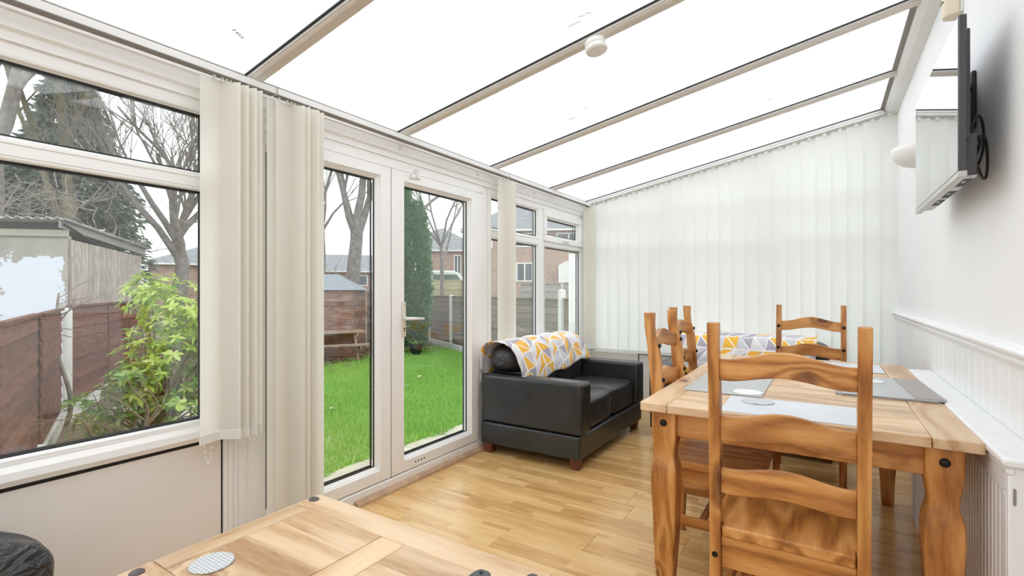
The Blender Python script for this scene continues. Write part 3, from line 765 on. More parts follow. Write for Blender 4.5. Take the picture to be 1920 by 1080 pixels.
stacked_blind('narrow stack of cream blind vanes between the glazed doors and the right window', -2.085, 3.14, [(3.150, 1.35), (3.185, 1.1), (3.205, 1.1), (3.222, 1.05)], HR - 0.012, 0.60, (3.215, 4.76), None, False)
stacked_blind('narrow stack of cream blind vanes in the far left corner beside the far blind', -2.075, 4.745, [(4.745, 0.55), (4.761, 0.6), (4.777, 0.55)], HR - 0.012, 0.585, None, None, False)
# far gable blind, vanes closed, tops following the slope of the roof
bf = thing('vertical_blind', (-0.85, 4.79, 0.55), 'wide closed white vertical blind covering the sloping far wall', 'blind')
nv = 24
for k in range(nv):
    xc = -2.045 + 0.1068 * k
    top = rz(xc) - 0.075; hgt = top - 0.556
    mb = vane_mesh(hgt, 0.005); q = 0.10 + random.uniform(-0.012, 0.012)
    # cut the head of the vane to the rake
    mb.xf(Matrix.Translation((xc + 0.85, 0, top - 0.55)) @ Matrix.Rotation(q, 4, 'Z'))
    obj('vane', mb, FABRIC_B, bf, smooth=True)
    obj('hook', MB().box(xc + 0.85 - 0.012, xc + 0.85 + 0.012, -0.004, 0.004, top - 0.555, top - 0.525), WHITEPL, bf)
    obj('bottom_weight', MB().box(-0.06, 0.06, -0.004, 0.004, 0.002, 0.034).xf(Matrix.Translation((xc + 0.85, -0.004, 0)) @ Matrix.Rotation(q, 4, 'Z')), FABRIC_B, bf)
hr = MB().box(0.02, LEN - 0.06, 4.765, 4.81, -0.052, -0.020).xf(Rm)
obj('headrail', W(bf, hr), ALU, bf, bevel=0.003)
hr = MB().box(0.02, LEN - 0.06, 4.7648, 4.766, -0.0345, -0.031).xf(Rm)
obj('rail_shadow_line', W(bf, hr), DARKBAND, bf)  # painted shade line along the raked headrail

# ================================================================== SMOKE ALARM
sa = thing('smoke_alarm', (-0.905, 2.136, rz(-0.905) - 0.026), 'round white smoke alarm fixed under the second roof bar', 'smoke alarm')
T = Matrix.Rotation(-SLOPE, 4, 'Y')
obj('mount_plate', MB().lathe([(0.046, 0.004), (0.050, 0.0), (0.050, -0.016), (0.048, -0.018)], 28).xf(T), WHITEPL, sa, smooth=False)
obj('body', MB().lathe([(0.046, -0.017), (0.046, -0.022), (0.052, -0.024), (0.052, -0.040), (0.047, -0.047), (0.0, -0.048)][::-1], 28, cap=False).xf(T), WHITEPL, sa)
obj('test_button', MB().lathe([(0.012, -0.047), (0.011, -0.0505)], 16, (0.008, 0.006, 0)).xf(T), ALU, sa)

# ================================================================== TELEVISION
tv = thing('television', (0.40, 2.437, 1.52), 'flat black television on the white wall, seen from the side', 'television')
obj('frame', W(tv, B(0.3405, 0.360, 2.008, 2.866, 1.524, 2.016)), TVBLACK, tv, bevel=0.003)
obj('screen', W(tv, B(0.3395, 0.3412, 2.0155, 2.862, 1.540, 2.011)), SCREEN, tv)
obj('bottom_bezel', W(tv, B(0.3388, 0.3608, 2.006, 2.868, 1.518, 1.538)), TVSILV, tv, bevel=0.003)
hs = obj('rear_housing', W(tv, MB().box(0.358, 0.392, 2.05, 2.82, 1.53, 1.66).box(0.358, 0.372, 2.03, 2.85, 1.64, 1.98)), TVBLACK, tv, bevel=0.005)
obj('underside_panel', W(tv, B(0.3605, 0.391, 2.055, 2.815, 1.525, 1.532)), TVSILV, tv)
for a, b in ((2.09, 2.22), (2.32, 2.46), (2.52, 2.66)):
    obj('port_recess', W(tv, B(0.364, 0.389, a, b, 1.5235, 1.527)), GASKET, tv)
    obj('port', W(tv, B(0.368, 0.376, a + 0.02, a + 0.05, 1.5215, 1.5245)), TVSILV, tv)
wbk = thing('wall_bracket', (0.46, 2.45, 1.87), 'black metal wall bracket behind the television', 'bracket')
obj('wall_plate', W(wbk, B(0.446, 0.459, 2.42, 2.50, 1.77, 1.975)), GASKET, wbk, bevel=0.003)
obj('arm', W(wbk, MB().tube([(0.446, 2.45, 1.92), (0.41, 2.36, 1.90), (0.374, 2.40, 1.86)], 0.016, 8)), GASKET, wbk)
obj('vertical_rail', W(wbk, B(0.373, 0.388, 2.27, 2.30, 1.70, 1.97)), GASKET, wbk, bevel=0.003)
obj('vertical_rail', W(wbk, B(0.373, 0.388, 2.58, 2.61, 1.70, 1.97)), GASKET, wbk, bevel=0.003)
obj('joint_cap', W(wbk, MB().lathe([(0.014, -0.012), (0.016, 0.0), (0.013, 0.012)], 14, (0.402, 2.33, 1.925))), TVSILV, wbk)
cb = thing('cable', (0.44, 2.30, 1.62), 'looped black cables hanging behind the television', 'cable')
def loop(pts, r=0.004): return MB().tube(pts, r, 7)
def bez(P, n=20):
    P = [Vector(p) for p in P]; out = []
    for i in range(n + 1):
        t = i / n; q = list(P)
        while len(q) > 1: q = [q[j].lerp(q[j + 1], t) for j in range(len(q) - 1)]
        out.append(q[0])
    return out
for P in ([(0.385, 2.10, 1.66), (0.40, 2.12, 1.80), (0.45, 2.20, 1.74), (0.45, 2.24, 1.60), (0.40, 2.16, 1.56)],
          [(0.39, 2.12, 1.62), (0.43, 2.14, 1.72), (0.456, 2.22, 1.70), (0.456, 2.26, 1.54), (0.452, 2.22, 1.46), (0.42, 2.17, 1.56), (0.40, 2.14, 1.60)],
          [(0.375, 2.06, 1.60), (0.40, 2.10, 1.69), (0.43, 2.14, 1.68), (0.42, 2.18, 1.62), (0.40, 2.2, 1.58)]):
    obj('cable_strand', W(cb, loop(bez(P))), CABLE, cb, smooth=True)

# wall lamp: plaster uplighter
wlp = thing('wall_light', (XR, 3.70, 1.95), 'white plaster half-bowl uplighter on the wall beyond the television', 'wall light')
rows = []
for i in range(9):
    t = i / 8 * PI / 2
    r = math.cos(t) ** 0.75; z = 2.005 - 0.105 * math.sin(t)
    rows.append([(XR - 0.135 * r * math.sin(PI * j / 16), 3.70 - 0.165 * r * math.cos(PI * j / 16), z) for j in range(17)])
obj('bowl', W(wlp, MB().grid(rows)), plain('white_plaster', (0.84, 0.83, 0.81), 0.6), wlp, smooth=True, solid=0.006)
obj('back_plate', W(wlp, B(XR - 0.008, XR - 0.001, 3.64, 3.76, 1.915, 1.99)), WHITEPL, wlp)

# alarm sensor, cream, above the television
pir = thing('motion_sensor', (XR, 2.665, 2.28), 'cream plastic alarm sensor high on the wall above the television', 'sensor')
obj('body', W(pir, MB().prism([(XR - 0.02, 2.628), (XR - 0.052, 2.64), (XR - 0.062, 2.665), (XR - 0.052, 2.69), (XR - 0.02, 2.702), (XR - 0.008, 2.702), (XR - 0.008, 2.628)], 2.285, 2.42, 2)), IVORY, pir, bevel=0.006)
obj('back_plate', W(pir, B(XR - 0.009, XR - 0.001, 2.625, 2.705, 2.29, 2.42)), WHITEPL, pir)
obj('lens_slot', W(pir, B(XR - 0.0625, XR - 0.056, 2.65, 2.68, 2.35, 2.356)), DARKBAND, pir)

# ================================================================== RADIATOR COVER
rc = thing('radiator_cover', (0.41, 2.42, 0), 'long white radiator cover with ribbed front along the wall beside the dining table', 'radiator cover')
RY0, RY1, RX0 = 1.660, 3.28, 0.372
obj('top_board', W(rc, B(RX0 - 0.012, XR - 0.006, RY0 - 0.012, RY1 + 0.01, 0.742, 0.765)), plain('white_textured_top', (0.78, 0.785, 0.79), 0.55, 0, 30, 0.03, 0.35, 110), rc, bevel=0.007)
obj('top_moulding', W(rc, B(RX0 - 0.004, RX0 + 0.015, RY0 - 0.003, RY1, 0.722, 0.743)), GLOSSW, rc, bevel=0.006)
ep = obj('end_panel', W(rc, B(RX0, XR - 0.006, RY0, RY0 + 0.016, 0.0, 0.742)), GLOSSW, rc, bevel=0.003)
obj('end_panel', W(rc, B(RX0, XR - 0.006, RY1 - 0.016, RY1, 0.0, 0.742)), GLOSSW, rc, bevel=0.003)
sub('slot', MB().puff(RX0 + 0.0085, RX0 + 0.0145, RY0 - 0.002, RY0 + 0.004, 0.650, 0.692, 6, 4), DARKBAND, ep)
obj('top_rail', W(rc, B(RX0, RX0 + 0.016, RY0 + 0.016, RY1 - 0.016, 0.672, 0.724)), GLOSSW, rc, bevel=0.003)
obj('stile', W(rc, B(RX0, RX0 + 0.016, RY0 + 0.016, RY0 + 0.05, 0.0, 0.672)), GLOSSW, rc, bevel=0.003)
obj('stile', W(rc, B(RX0, RX0 + 0.016, RY1 - 0.066, RY1 - 0.016, 0.0, 0.672)), GLOSSW, rc, bevel=0.003)
s0 = None
y = RY0 + 0.051
while y < RY1 - 0.09:
    if s0 is None:
        s0 = obj('slat', MB().prism([(0.004, -0.0165), (0.0, -0.012), (0.0, 0.012), (0.004, 0.0165), (0.012, 0.0165), (0.012, -0.0165)], 0.0, 0.672, 2), GLOSSW, rc, origin=(0, 0, 0)); o = s0
    else: o = s0.copy(); COL.objects.link(o)
    o.location = (RX0 + 0.004 - rc.location[0], y + 0.0165 - rc.location[1], 0)
    y += 0.0345

# ================================================================== PINE FURNITURE
def leg_profile_square(mb, cx, cy, prof):
    vs = []; fs = []
    for w, z in prof: vs += [(cx - w, cy - w, z), (cx + w, cy - w, z), (cx + w, cy + w, z), (cx - w, cy + w, z)]
    m = len(prof)
    fs = [(i * 4 + k, i * 4 + (k + 1) % 4, (i + 1) * 4 + (k + 1) % 4, (i + 1) * 4 + k) for i in range(m - 1) for k in range(4)]
    fs += [(3, 2, 1, 0), tuple(range((m - 1) * 4, m * 4))]
    return mb.add(vs, fs)
def smoothprof(keys, n=40):
    zs = [k[1] for k in keys]; ws = [k[0] for k in keys]
    out = []
    for i in range(n + 1):
        z = zs[0] + (zs[-1] - zs[0]) * i / n
        for j in range(len(zs) - 1):
            if zs[j] <= z <= zs[j + 1] + 1e-9:
                t = (z - zs[j]) / (zs[j + 1] - zs[j]); t = t * t * (3 - 2 * t)
                out.append((ws[j] + (ws[j + 1] - ws[j]) * t, z)); break
    return out
def stud(c, axis, sgn, r=0.0125):
    prof = [(r, 0), (r * 0.95, 0.003), (r * 0.72, 0.0065), (r * 0.35, 0.0085), (0.0005, 0.009)]
    prof = [(a, sgn * b) for a, b in prof]
    return MB().lathe(prof, 12, c if axis == 2 else ((0, c[1], c[2]) if axis == 0 else (c[0], 0, c[2])), axis=axis).xf(Matrix.Translation((c[0] if axis == 0 else 0, c[1] if axis == 1 else 0, 0)))

# --- dining table
dt = thing('dining_table', (-0.112, 2.635, 0), 'large waxed pine dining table with planked top and shaped legs beside the white radiator cover', 'table')
X0, X1, Y0, Y1, Z0, Z1 = -0.585, 0.362, 1.80, 3.47, 0.728, 0.760
def plank(name, a, b, c, d, m, par, z0=Z0, z1=Z1, bev=0.004): return obj(name, W(par, B(a + 0.0007, b - 0.0007, c + 0.0007, d - 0.0007, z0, z1)), m, par, bevel=bev, segs=2)
plank('side_plank', X0, X0 + 0.098, Y0, Y1, TY, dt); plank('side_plank', X1 - 0.112, X1, Y0, Y1, TY, dt)
xa, xb = X0 + 0.098, X1 - 0.112
plank('end_rail', xa, xb, Y0, Y0 + 0.072, TX, dt); plank('end_rail', xa, xb, Y1 - 0.072, Y1, TX, dt); plank('middle_rail', xa, xb, 2.595, 2.675, TX, dt)
for ya, yb in ((Y0 + 0.072, 2.595), (2.675, Y1 - 0.072)):
    n = 4
    for k in range(n):
        a = ya + (yb - ya) * k / n; b = ya + (yb - ya) * (k + 1) / n
        obj('field_plank', W(dt, B(xa + 0.001, xb - 0.001, a + 0.0002, b - 0.0002, Z0, Z1 - 0.001)), TX, dt, bevel=0.001, segs=1)
AX0, AX1, AY0, AY1 = X0 + 0.05, X1 - 0.05, Y0 + 0.05, Y1 - 0.06
obj('apron', W(dt, B(AX0 + 0.06, AX1 - 0.06, AY0, AY0 + 0.024, 0.637, Z0)), WX, dt, bevel=0.003); obj('apron', W(dt, B(AX0 + 0.06, AX1 - 0.06, AY1 - 0.024, AY1, 0.637, Z0)), WX, dt, bevel=0.003)
obj('apron', W(dt, B(AX0 + 0.012, AX0 + 0.036, AY0 + 0.05, AY1 - 0.05, 0.637, Z0)), WY, dt, bevel=0.003); obj('apron', W(dt, B(AX1 - 0.036, AX1 - 0.012, AY0 + 0.05, AY1 - 0.05, 0.637, Z0)), WY, dt, bevel=0.003)
TLEG = [(0.026, 0.0), (0.029, 0.06), (0.0405, 0.30), (0.0465, 0.465), (0.046, 0.50), (0.0345, 0.568), (0.044, 0.645), (0.0445, 0.728)]
for lx in (-0.506, 0.281):
    for ly, sg in ((1.872, -1), (3.395, 1)):
        lo = obj('leg', W(dt, leg_profile_square(MB(), lx, ly, smoothprof(TLEG, 44))), WZ, dt, bevel=0.005)
        sub('stud', stud((lx, ly + sg * 0.0435, 0.686), 1, sg, 0.0135), DKNOT, lo, smooth=True)
        sx = -1 if lx < 0 else 1
        sub('stud', stud((lx + sx * 0.0435, ly, 0.686), 0, sx, 0.0135), DKNOT, lo, smooth=True)

# --- dining chair (front faces local +Y, origin on the floor under the seat)
CH = dict(w=0.200, ht=1.077)
def make_chair(label, group=None):
    t = thing('dining_chair', (0, 0, 0), label, 'chair', group)
    # side profile of a back post, in (y, z)
    front = [(-0.168, 0.0), (-0.160, 0.25), (-0.157, 0.45), (-0.163, 0.62), (-0.172, 0.78), (-0.178, 0.87), (-0.189, 0.93), (-0.203, 0.975), (-0.208, 1.02), (-0.207, CH['ht'])]
    back = [(-0.204, 0.0), (-0.206, 0.25), (-0.207, 0.45), (-0.213, 0.62), (-0.222, 0.78), (-0.230, 0.87), (-0.236, 0.93), (-0.242, 0.975), (-0.248, 1.02), (-0.250, CH['ht'])]
    for s in (-1, 1):
        xo, xi = s * CH['w'], s * (CH['w'] - 0.031)
        p = obj('back_post', MB().prism(front + back[::-1], min(xo, xi), max(xo, xi), 0), WZ, t, bevel=0.003)
        q = Vector(p.location)
        for z, yy in ((0.935, -0.188), (0.79, -0.171), (0.635, -0.163)):
            st = stud((s * (CH['w'] - 0.0155), yy, z), 1, 1, 0.0105); st.v = [tuple(Vector(a) - q) for a in st.v]
            obj('stud', st, DKNOT, p, smooth=True)
        st = MB().lathe([(0.009, 0.0), (0.008, -0.003), (0.003, -0.004)], 12, (s * (CH['w'] - 0.0155), 0, 0.375), axis=1).xf(Matrix.Translation((0, -0.2065, 0)))
        st.v = [tuple(Vector(a) - q) for a in st.v]
        obj('bolt_head', st, DKNOT, p)
        # front legs and stretchers
        lo = obj('front_leg', leg_profile_square(MB(), s * 0.172, 0.165, smoothprof([(0.018, 0.0), (0.0225, 0.30), (0.0225, 0.43)], 8)), WZ, t, bevel=0.003)
        obj('side_stretcher', B(s * 0.172 - 0.010, s * 0.172 + 0.010, -0.165, 0.150, 0.185, 0.225), WY, t, bevel=0.003)
        obj('seat_rail', B(s * 0.172 - 0.012, s * 0.172 + 0.012, -0.160, 0.145, 0.358, 0.432), WY, t, bevel=0.003)
    for z0, hh, rise, yb in ((0.905, 0.063, 0.030, -0.214), (0.722, 0.074, 0.026, -0.200), (0.562, 0.073, 0.024, -0.190)):
        n = 24; xs_ = [-0.170 + 0.34 * i / n for i in range(n + 1)]
        def arch(x):
            u = abs(x) / 0.170
            return 0.5 + 0.5 * math.cos(PI * min(1.0, u * 1.08))
        fr = []; bk = []
        for x in xs_:
            bow = -0.016 * (1 - (x / 0.17) ** 2)
            lo_, hi_ = z0 + rise * 0.72 * arch(x), z0 + hh + rise * arch(x)
            fr.append([(x, yb + 0.011 + bow, lo_), (x, yb + 0.011 + bow, hi_)]); bk.append([(x, yb - 0.011 + bow, lo_), (x, yb - 0.011 + bow, hi_)])
        vs = []; fs = []
        for i in range(n + 1): vs += fr[i] + bk[i]
        for i in range(n):
            a, b = 4 * i, 4 * (i + 1)
            fs += [(a, b, b + 1, a + 1), (a + 2, a + 3, b + 3, b + 2), (a + 1, b + 1, b + 3, a + 3), (a, a + 2, b + 2, b)]
        fs += [(0, 1, 3, 2), (4 * n, 4 * n + 2, 4 * n + 3, 4 * n + 1)]
        obj('back_rail', MB().add(vs, fs), WX, t, bevel=0.003)
    obj('seat', MB().prism([(-0.197, -0.154), (-0.167, -0.154), (-0.167, -0.200), (0.167, -0.200), (0.167, -0.154), (0.197, -0.154), (0.197, 0.218), (-0.197, 0.218)], 0.430, 0.463, 2), WY, t, bevel=0.005)
    obj('front_rail', B(-0.150, 0.150, 0.155, 0.177, 0.358, 0.432), WX, t, bevel=0.003)
    obj('rear_rail', B(-0.169, 0.169, -0.192, -0.168, 0.335, 0.4299), WX, t, bevel=0.003)
    obj('cross_stretcher', B(-0.163, 0.163, -0.03, -0.008, 0.190, 0.222), WX, t, bevel=0.003)
    return t
c0 = make_chair('pine ladder-back chair seen from behind at the near end of the dining table')
c0.location = (-0.102, 1.795, 0); c0.rotation_euler = (0, 0, math.radians(0.4))
c1 = copy_tree(c0); c1.location = (-0.42, 2.315, 0); c1.rotation_euler = (0, 0, -PI / 2); c1['label'] = 'nearer of the two pine ladder-back chairs on the window side of the dining table'
c2 = copy_tree(c0); c2.location = (-0.525, 3.10, 0); c2.rotation_euler = (0, 0, -PI / 2 + 0.02); c2['label'] = 'farther of the two pine ladder-back chairs on the window side, pulled out a little'
c3 = copy_tree(c0); c3.location = (-0.092, 3.63, 0); c3.rotation_euler = (0, 0, PI); c3['label'] = 'pine ladder-back chair at the far end of the dining table, facing the camera'

# --- coffee table
ct = thing('coffee_table', (-1.04, 0.80, 0), 'low pine coffee table with studded planked top in the foreground', 'table')
a0, a1, e0, e1 = -1.500, -0.58, 0.497, 1.098; cz0, cz1 = 0.430, 0.460
def cpl(name, a, b, c, d, m): return obj(name, W(ct, B(a + 0.0009, b - 0.0009, c + 0.0009, d - 0.0009, cz0, cz1)), m, ct, bevel=0.004)
r1 = cpl('long_rail', a0, a1, 1.003, e1, TX); r2 = cpl('long_rail', a0, a1, e0, 0.588, TX)
cpl('end_plank', a0, a0 + 0.077, 0.588, 1.003, TY); cpl('end_plank', a1 - 0.077, a1, 0.588, 1.003, TY); cpl('middle_plank', -1.088, -0.994, 0.588, 1.003, TY)
for xa_, xb_ in ((a0 + 0.077, -1.088), (-0.994, a1 - 0.077)):
    for k in range(4):
        ya_ = 0.588 + 0.10375 * k
        obj('field_plank', W(ct, B(xa_ + 0.0014, xb_ - 0.0014, ya_ + 0.0001, ya_ + 0.1036, cz0, cz1 - 0.001)), TX, ct, bevel=0.0006, segs=1)
for (sx_, sy_, rr_) in ((-1.473, 1.054, r1), (-0.612, 1.054, r1), (-1.466, 0.540, r2), (-0.612, 0.540, r2)):
    sub('stud', stud((sx_, sy_, cz1 - 0.001), 2, 1, 0.018), DSTUD, rr_, smooth=True)
for s_ in (1.045, 0.55): obj('apron', W(ct, B(a0 + 0.09, a1 - 0.09, s_ - 0.011, s_ + 0.011, 0.355, 0.43)), WX, ct, bevel=0.003)
for s_ in (a0 + 0.06, a1 - 0.06): obj('apron', W(ct, B(s_ - 0.011, s_ + 0.011, 0.58, 1.01, 0.355, 0.43)), WY, ct, bevel=0.003)
for lx in (a0 + 0.065, a1 - 0.065):
    for ly in (e0 + 0.062, e1 - 0.062):
        obj('leg', W(ct, leg_profile_square(MB(), lx, ly, smoothprof([(0.026, 0), (0.034, 0.15), (0.043, 0.27), (0.032, 0.33), (0.041, 0.37), (0.041, 0.43)], 30))), WZ, ct, bevel=0.004)

# ================================================================== TABLE THINGS
def coaster(x, y, z, r, label, m, group=None):
    o = obj('coaster', MB().lathe([(r * 0.97, 0), (r, 0.001), (r, 0.003), (r * 0.97, 0.004)], 28, (x, y, z)), m, origin='b')
    return tag(o, label, 'coaster', group)
coaster(-1.352, 0.664, 0.460, 0.052, 'round woven silver coaster on the coffee table', WEAVE)
ZT = 0.760
def placemat(x0, x1, y0, y1, z, m, label, rot=0.0, group=None, th=0.003):
    mb = MB().box(-(x1 - x0) / 2, (x1 - x0) / 2, -(y1 - y0) / 2, (y1 - y0) / 2, 0, th).xf(Matrix.Translation(((x0 + x1) / 2, (y0 + y1) / 2, z)) @ Matrix.Rotation(rot, 4, 'Z'))
    o = obj('placemat', mb, m, origin='b', bevel=0.0008, segs=1)
    return tag(o, label, 'placemat', group)
placemat(-0.505, -0.210, 2.115, 2.63, ZT, MATGREY, 'grey placemat on the window side of the table, before the nearer side chair')
placemat(-0.515, -0.215, 2.75, 3.22, ZT, MATSILV, 'pale placemat before the farther side chair on the window side')
placemat(-0.312, 0.088, 1.812, 2.092, ZT, MATSILV, 'silver placemat at the near end of the table, behind the nearest chair back', 0.02)
placemat(-0.16, 0.245, 3.05, 3.37, ZT, MATSILV, 'pale placemat at the far end of the table')
coaster(-0.267, 2.178, ZT + 0.003, 0.055, 'round white coaster on the grey placemat', COASTW)
coaster(-0.214, 2.015, ZT + 0.0032, 0.055, 'round woven silver coaster on the silver placemat', WEAVE)
for k, (m, dz, r, lb) in enumerate(((MATGREY, 0, 0.03, 'bottom grey placemat of the stack by the wall'), (MATTAUPE, 0.0032, -0.02, 'middle taupe placemat of the stack by the wall'), (MATGREY, 0.0064, 0.05, 'top grey placemat of the stack by the wall'))):
    placemat(0.03 + 0.004 * k, 0.345 + 0.004 * k, 2.345, 2.855, ZT + dz, m, lb, r, 'stacked placemats')
tp = tag(obj('placemat', MB().box(-0.045, 0.045, -0.24, 0.24, 0, 0.003).xf(Matrix.Translation((0.312, 2.60, ZT + 0.0096)) @ Matrix.Rotation(0.05, 4, 'Z')), MATTAUPE, origin='b'), 'narrow folded taupe placemat lying on the wall side of the stack', 'placemat')
coaster(0.165, 2.70, ZT + 0.0096, 0.05, 'round pale coaster on the stack of placemats', COASTW)
# dark remote control at the coffee table's far corner
rm = thing('remote_control', (-0.715, 0.985, 0.4595), 'small dark grey remote control on the coffee table edge', 'remote control')
obj('body', MB().puff(-0.023, 0.023, -0.075, 0.017, 0, 0.020, 3.5, 6), plain('dark_grey_plastic', (0.06, 0.065, 0.075), 0.4), rm, smooth=True)
obj('button', MB().lathe([(0.006, 0.018), (0.005, 0.0215)], 10, (0.0, -0.005, 0)), GASKET, rm)

# ================================================================== LEATHER SEATS
def make_sofa(label):
    t = thing('leather_sofa', (0, 0, 0), label, 'sofa')
    hy = 0.632
    obj('base', B(-0.40, 0.385, -hy, hy, 0.072, 0.228), LEATHER, t, bevel=0.014, segs=3)
    for s in (-1, 1):
        ya, yb = sorted((s * (hy + 0.003), s * (hy - 0.150)))
        a = obj('arm', B(-0.395, 0.402, ya, yb, 0.234, 0.572), LEATHER, t, bevel=0.022, segs=4)
        q = Vector(a.location)
        y1_ = s * (hy - 0.024); y2_ = s * (hy - 0.127)
        sm = MB().tube([(-0.38, y1_, 0.5715), (0.378, y1_, 0.5715), (0.401, y1_, 0.548), (0.401, y1_, 0.25)], 0.0022, 5)
        sm.v = [tuple(Vector(v_) - q) for v_ in sm.v]; obj('seam', sm, LEATHER, a)
        for x in (-0.35, 0.335):
            obj('foot', MB().add([(x - 0.026, s * 0.575 - 0.026, 0), (x + 0.026, s * 0.575 - 0.026, 0), (x + 0.026, s * 0.575 + 0.026, 0), (x - 0.026, s * 0.575 + 0.026, 0), (x - 0.034, s * 0.575 - 0.034, 0.075), (x + 0.034, s * 0.575 - 0.034, 0.075), (x + 0.034, s * 0.575 + 0.034, 0.075), (x - 0.034, s * 0.575 + 0.034, 0.075)], [(3, 2, 1, 0), (4, 5, 6, 7), (0, 1, 5, 4), (1, 2, 6, 5), (2, 3, 7, 6), (3, 0, 4, 7)]), FEET, t, bevel=0.003)
        y0_, y3_ = sorted((s * 0.002, s * 0.481))
        c = obj('seat_cushion', MB().puff(-0.20, 0.372, y0_, y3_, 0.222, 0.438, 9, 12), LEATHER, t, smooth=True)
        q = Vector(c.location)
        sm = MB().tube([(0.362, y0_ + 0.012, 0.418), (0.362, y3_ - 0.012, 0.418)], 0.004, 6); sm.v = [tuple(Vector(v_) - q) for v_ in sm.v]; obj('piping', sm, LEATHER, c)
        obj('back_cushion', MB().puff(-0.34, -0.085, y0_, y3_, 0.42, 0.615, 6, 10).xf(Matrix.Identity(4)), LEATHER, t, smooth=True)
        y4_, y5_ = sorted((s * 0.003, s * 0.60))
        obj('back_roll', MB().puff(-0.395, -0.115, y4_, y5_, 0.565, 0.785, 3.1, 14), SOFTLEATHER, t, smooth=True)
    obj('back_frame', B(-0.40, -0.27, -0.49, 0.49, 0.228, 0.60), LEATHER, t, bevel=0.02, segs=3)
    return t
s1 = make_sofa('black leather two-seat sofa with a patterned throw below the right window')
s1.location = (-1.722, 3.535, 0)
s2 = copy_tree(s1); s2.location = (-0.572, 4.34, 0); s2.rotation_euler = (0, 0, -PI / 2); s2['label'] = 'black leather sofa with a patterned throw against the far wall, behind the dining table'

def throw_mesh(ya, yb, front_l, front_r, back_z, seed, ny=56, sagend=0.0):
    rnd = np.random.RandomState(seed)
    rows = []; uvs = []
    for i in range(ny + 1):
        f = i / ny; y = ya + (yb - ya) * f
        fz = front_l + (front_r - front_l) * f + 0.012 * math.sin(f * 17 + seed)
        prof = [(-0.418, back_z), (-0.416, 0.60), (-0.412, 0.68), (-0.395, 0.745), (-0.345, 0.787), (-0.275, 0.801), (-0.205, 0.794), (-0.145, 0.765), (-0.108, 0.715), (-0.092, 0.66), (-0.072, 0.62), (-0.066, fz if fz < 0.60 else 0.60)]
        pts = []
        P = [Vector((a, 0, b)) for a, b in prof]
        acc = [0.0]
        for a, b in zip(P[:-1], P[1:]): acc.append(acc[-1] + (b - a).length)
        n = 40; row = []; ru = []
        for k in range(n + 1):
            s = acc[-1] * k / n
            j = max(0, min(len(acc) - 2, next((q for q in range(len(acc) - 1) if acc[q + 1] >= s - 1e-9), len(acc) - 2)))
            t = (s - acc[j]) / max(1e-9, acc[j + 1] - acc[j])
            p = P[j].lerp(P[j + 1], t)
            wv = 0.006 * math.sin(y * 23 + s * 9 + seed) + 0.004 * math.sin(y * 51 - s * 17)
            nrm = Vector((p.x + 0.255, 0, max(0.0, p.z - 0.60))); nrm = nrm.normalized() if nrm.length > 0 else Vector((1, 0, 0))
            lift = 0.008 + max(0.0, wv)
            dip = -0.010 * max(0, 1 - abs(y - 0.0) / 0.05)
            end = 0.0
            e = max(0.0, (f - 0.93) / 0.07); end = -0.10 * sagend * e * e
            q = p + nrm * lift + Vector((0.0, 0.0, dip * (1 if p.z > 0.7 else 0) + end))
            yy = y + 0.012 * math.sin(s * 8 + seed) * (1 if f < 0.1 or f > 0.9 else 0.3)
            row.append((q.x, yy, q.z)); ru.append((y, s))
        rows.append(row); uvs.append(ru)
    return rows, uvs
def make_throw(sofa, ya, yb, fl_, fr_, bz, seed, label, sagend=0.0, turn=False):
    rows, uvs = throw_mesh(ya, yb, fl_, fr_, bz, seed, sagend=sagend)
    mb = MB().grid(rows)
    M = Matrix.Translation(sofa.location) @ Matrix.Rotation(sofa.rotation_euler[2], 4, 'Z')
    mb.xf(M)
    o = obj('throw_blanket', mb, THROW, smooth=True, origin='c', solid=0.007)
    me = o.data; uvl = me.uv_layers.new(name='UVMap')
    flat = [((u[1] * 1.1, u[0]) if turn else u) for r in uvs for u in r]
    for lpi, l in enumerate(me.loops): uvl.data[lpi].uv = flat[l.vertex_index]
    return tag(o, label, 'throw')
make_throw(s1, -0.612, 0.585, 0.50, 0.60, 0.50, 1, 'white throw with yellow and grey diamonds draped over the sofa below the window', 1.0)
make_throw(s2, -0.53, 0.50, 0.47, 0.47, 0.50, 4, 'white throw with yellow and grey diamonds draped over the far-wall sofa', 0.0, True)

# armchair corner in the lower left foreground
ac = thing('leather_armchair', (-1.73, 0.0, 0), 'plump creased black leather armchair at the lower left beside the coffee table', 'armchair')
def crease(pt):
    x, y, z = pt
    d = 0.010 * math.sin(26 * y + 5 * x + 7 * z) + 0.006 * math.sin(47 * (x + 0.3 * z))
    return [x + d * 0.7, y + d * 0.5, z + d * 0.6]
obj('base', W(ac, B(-2.08, -1.30, -0.45, 0.40, 0.06, 0.28)), CREASED, ac, bevel=0.03, segs=3)
obj('arm', W(ac, MB().puff(-2.10, -1.72, -0.48, 0.492, 0.20, 0.543, 2.7, 26, crease)), CREASED, ac, smooth=True)
obj('arm', W(ac, MB().puff(-1.42, -1.16, -0.48, 0.20, 0.24, 0.40, 3.4, 16, crease)), CREASED, ac, smooth=True)
obj('seat_cushion', W(ac, MB().puff(-1.83, -1.40, -0.38, 0.38, 0.26, 0.40, 4, 14, crease)), CREASED, ac, smooth=True)
obj('back_cushion', W(ac, MB().puff(-2.02, -1.34, -0.60, -0.34, 0.30, 0.80, 3.6, 14, crease)), CREASED, ac, smooth=True)
for x in (-2.02, -1.38):
    for y in (-0.38, 0.34): obj('foot', W(ac, B(x - 0.03, x + 0.03, y - 0.03, y + 0.03, 0, 0.065)), FEET, ac, bevel=0.004)

# ================================================================== OUTDOORS
GZ = -0.60
obj('ground', B(-60, 8, -25, 60, GZ - 0.4, GZ - 0.03), SOIL, kind='structure')
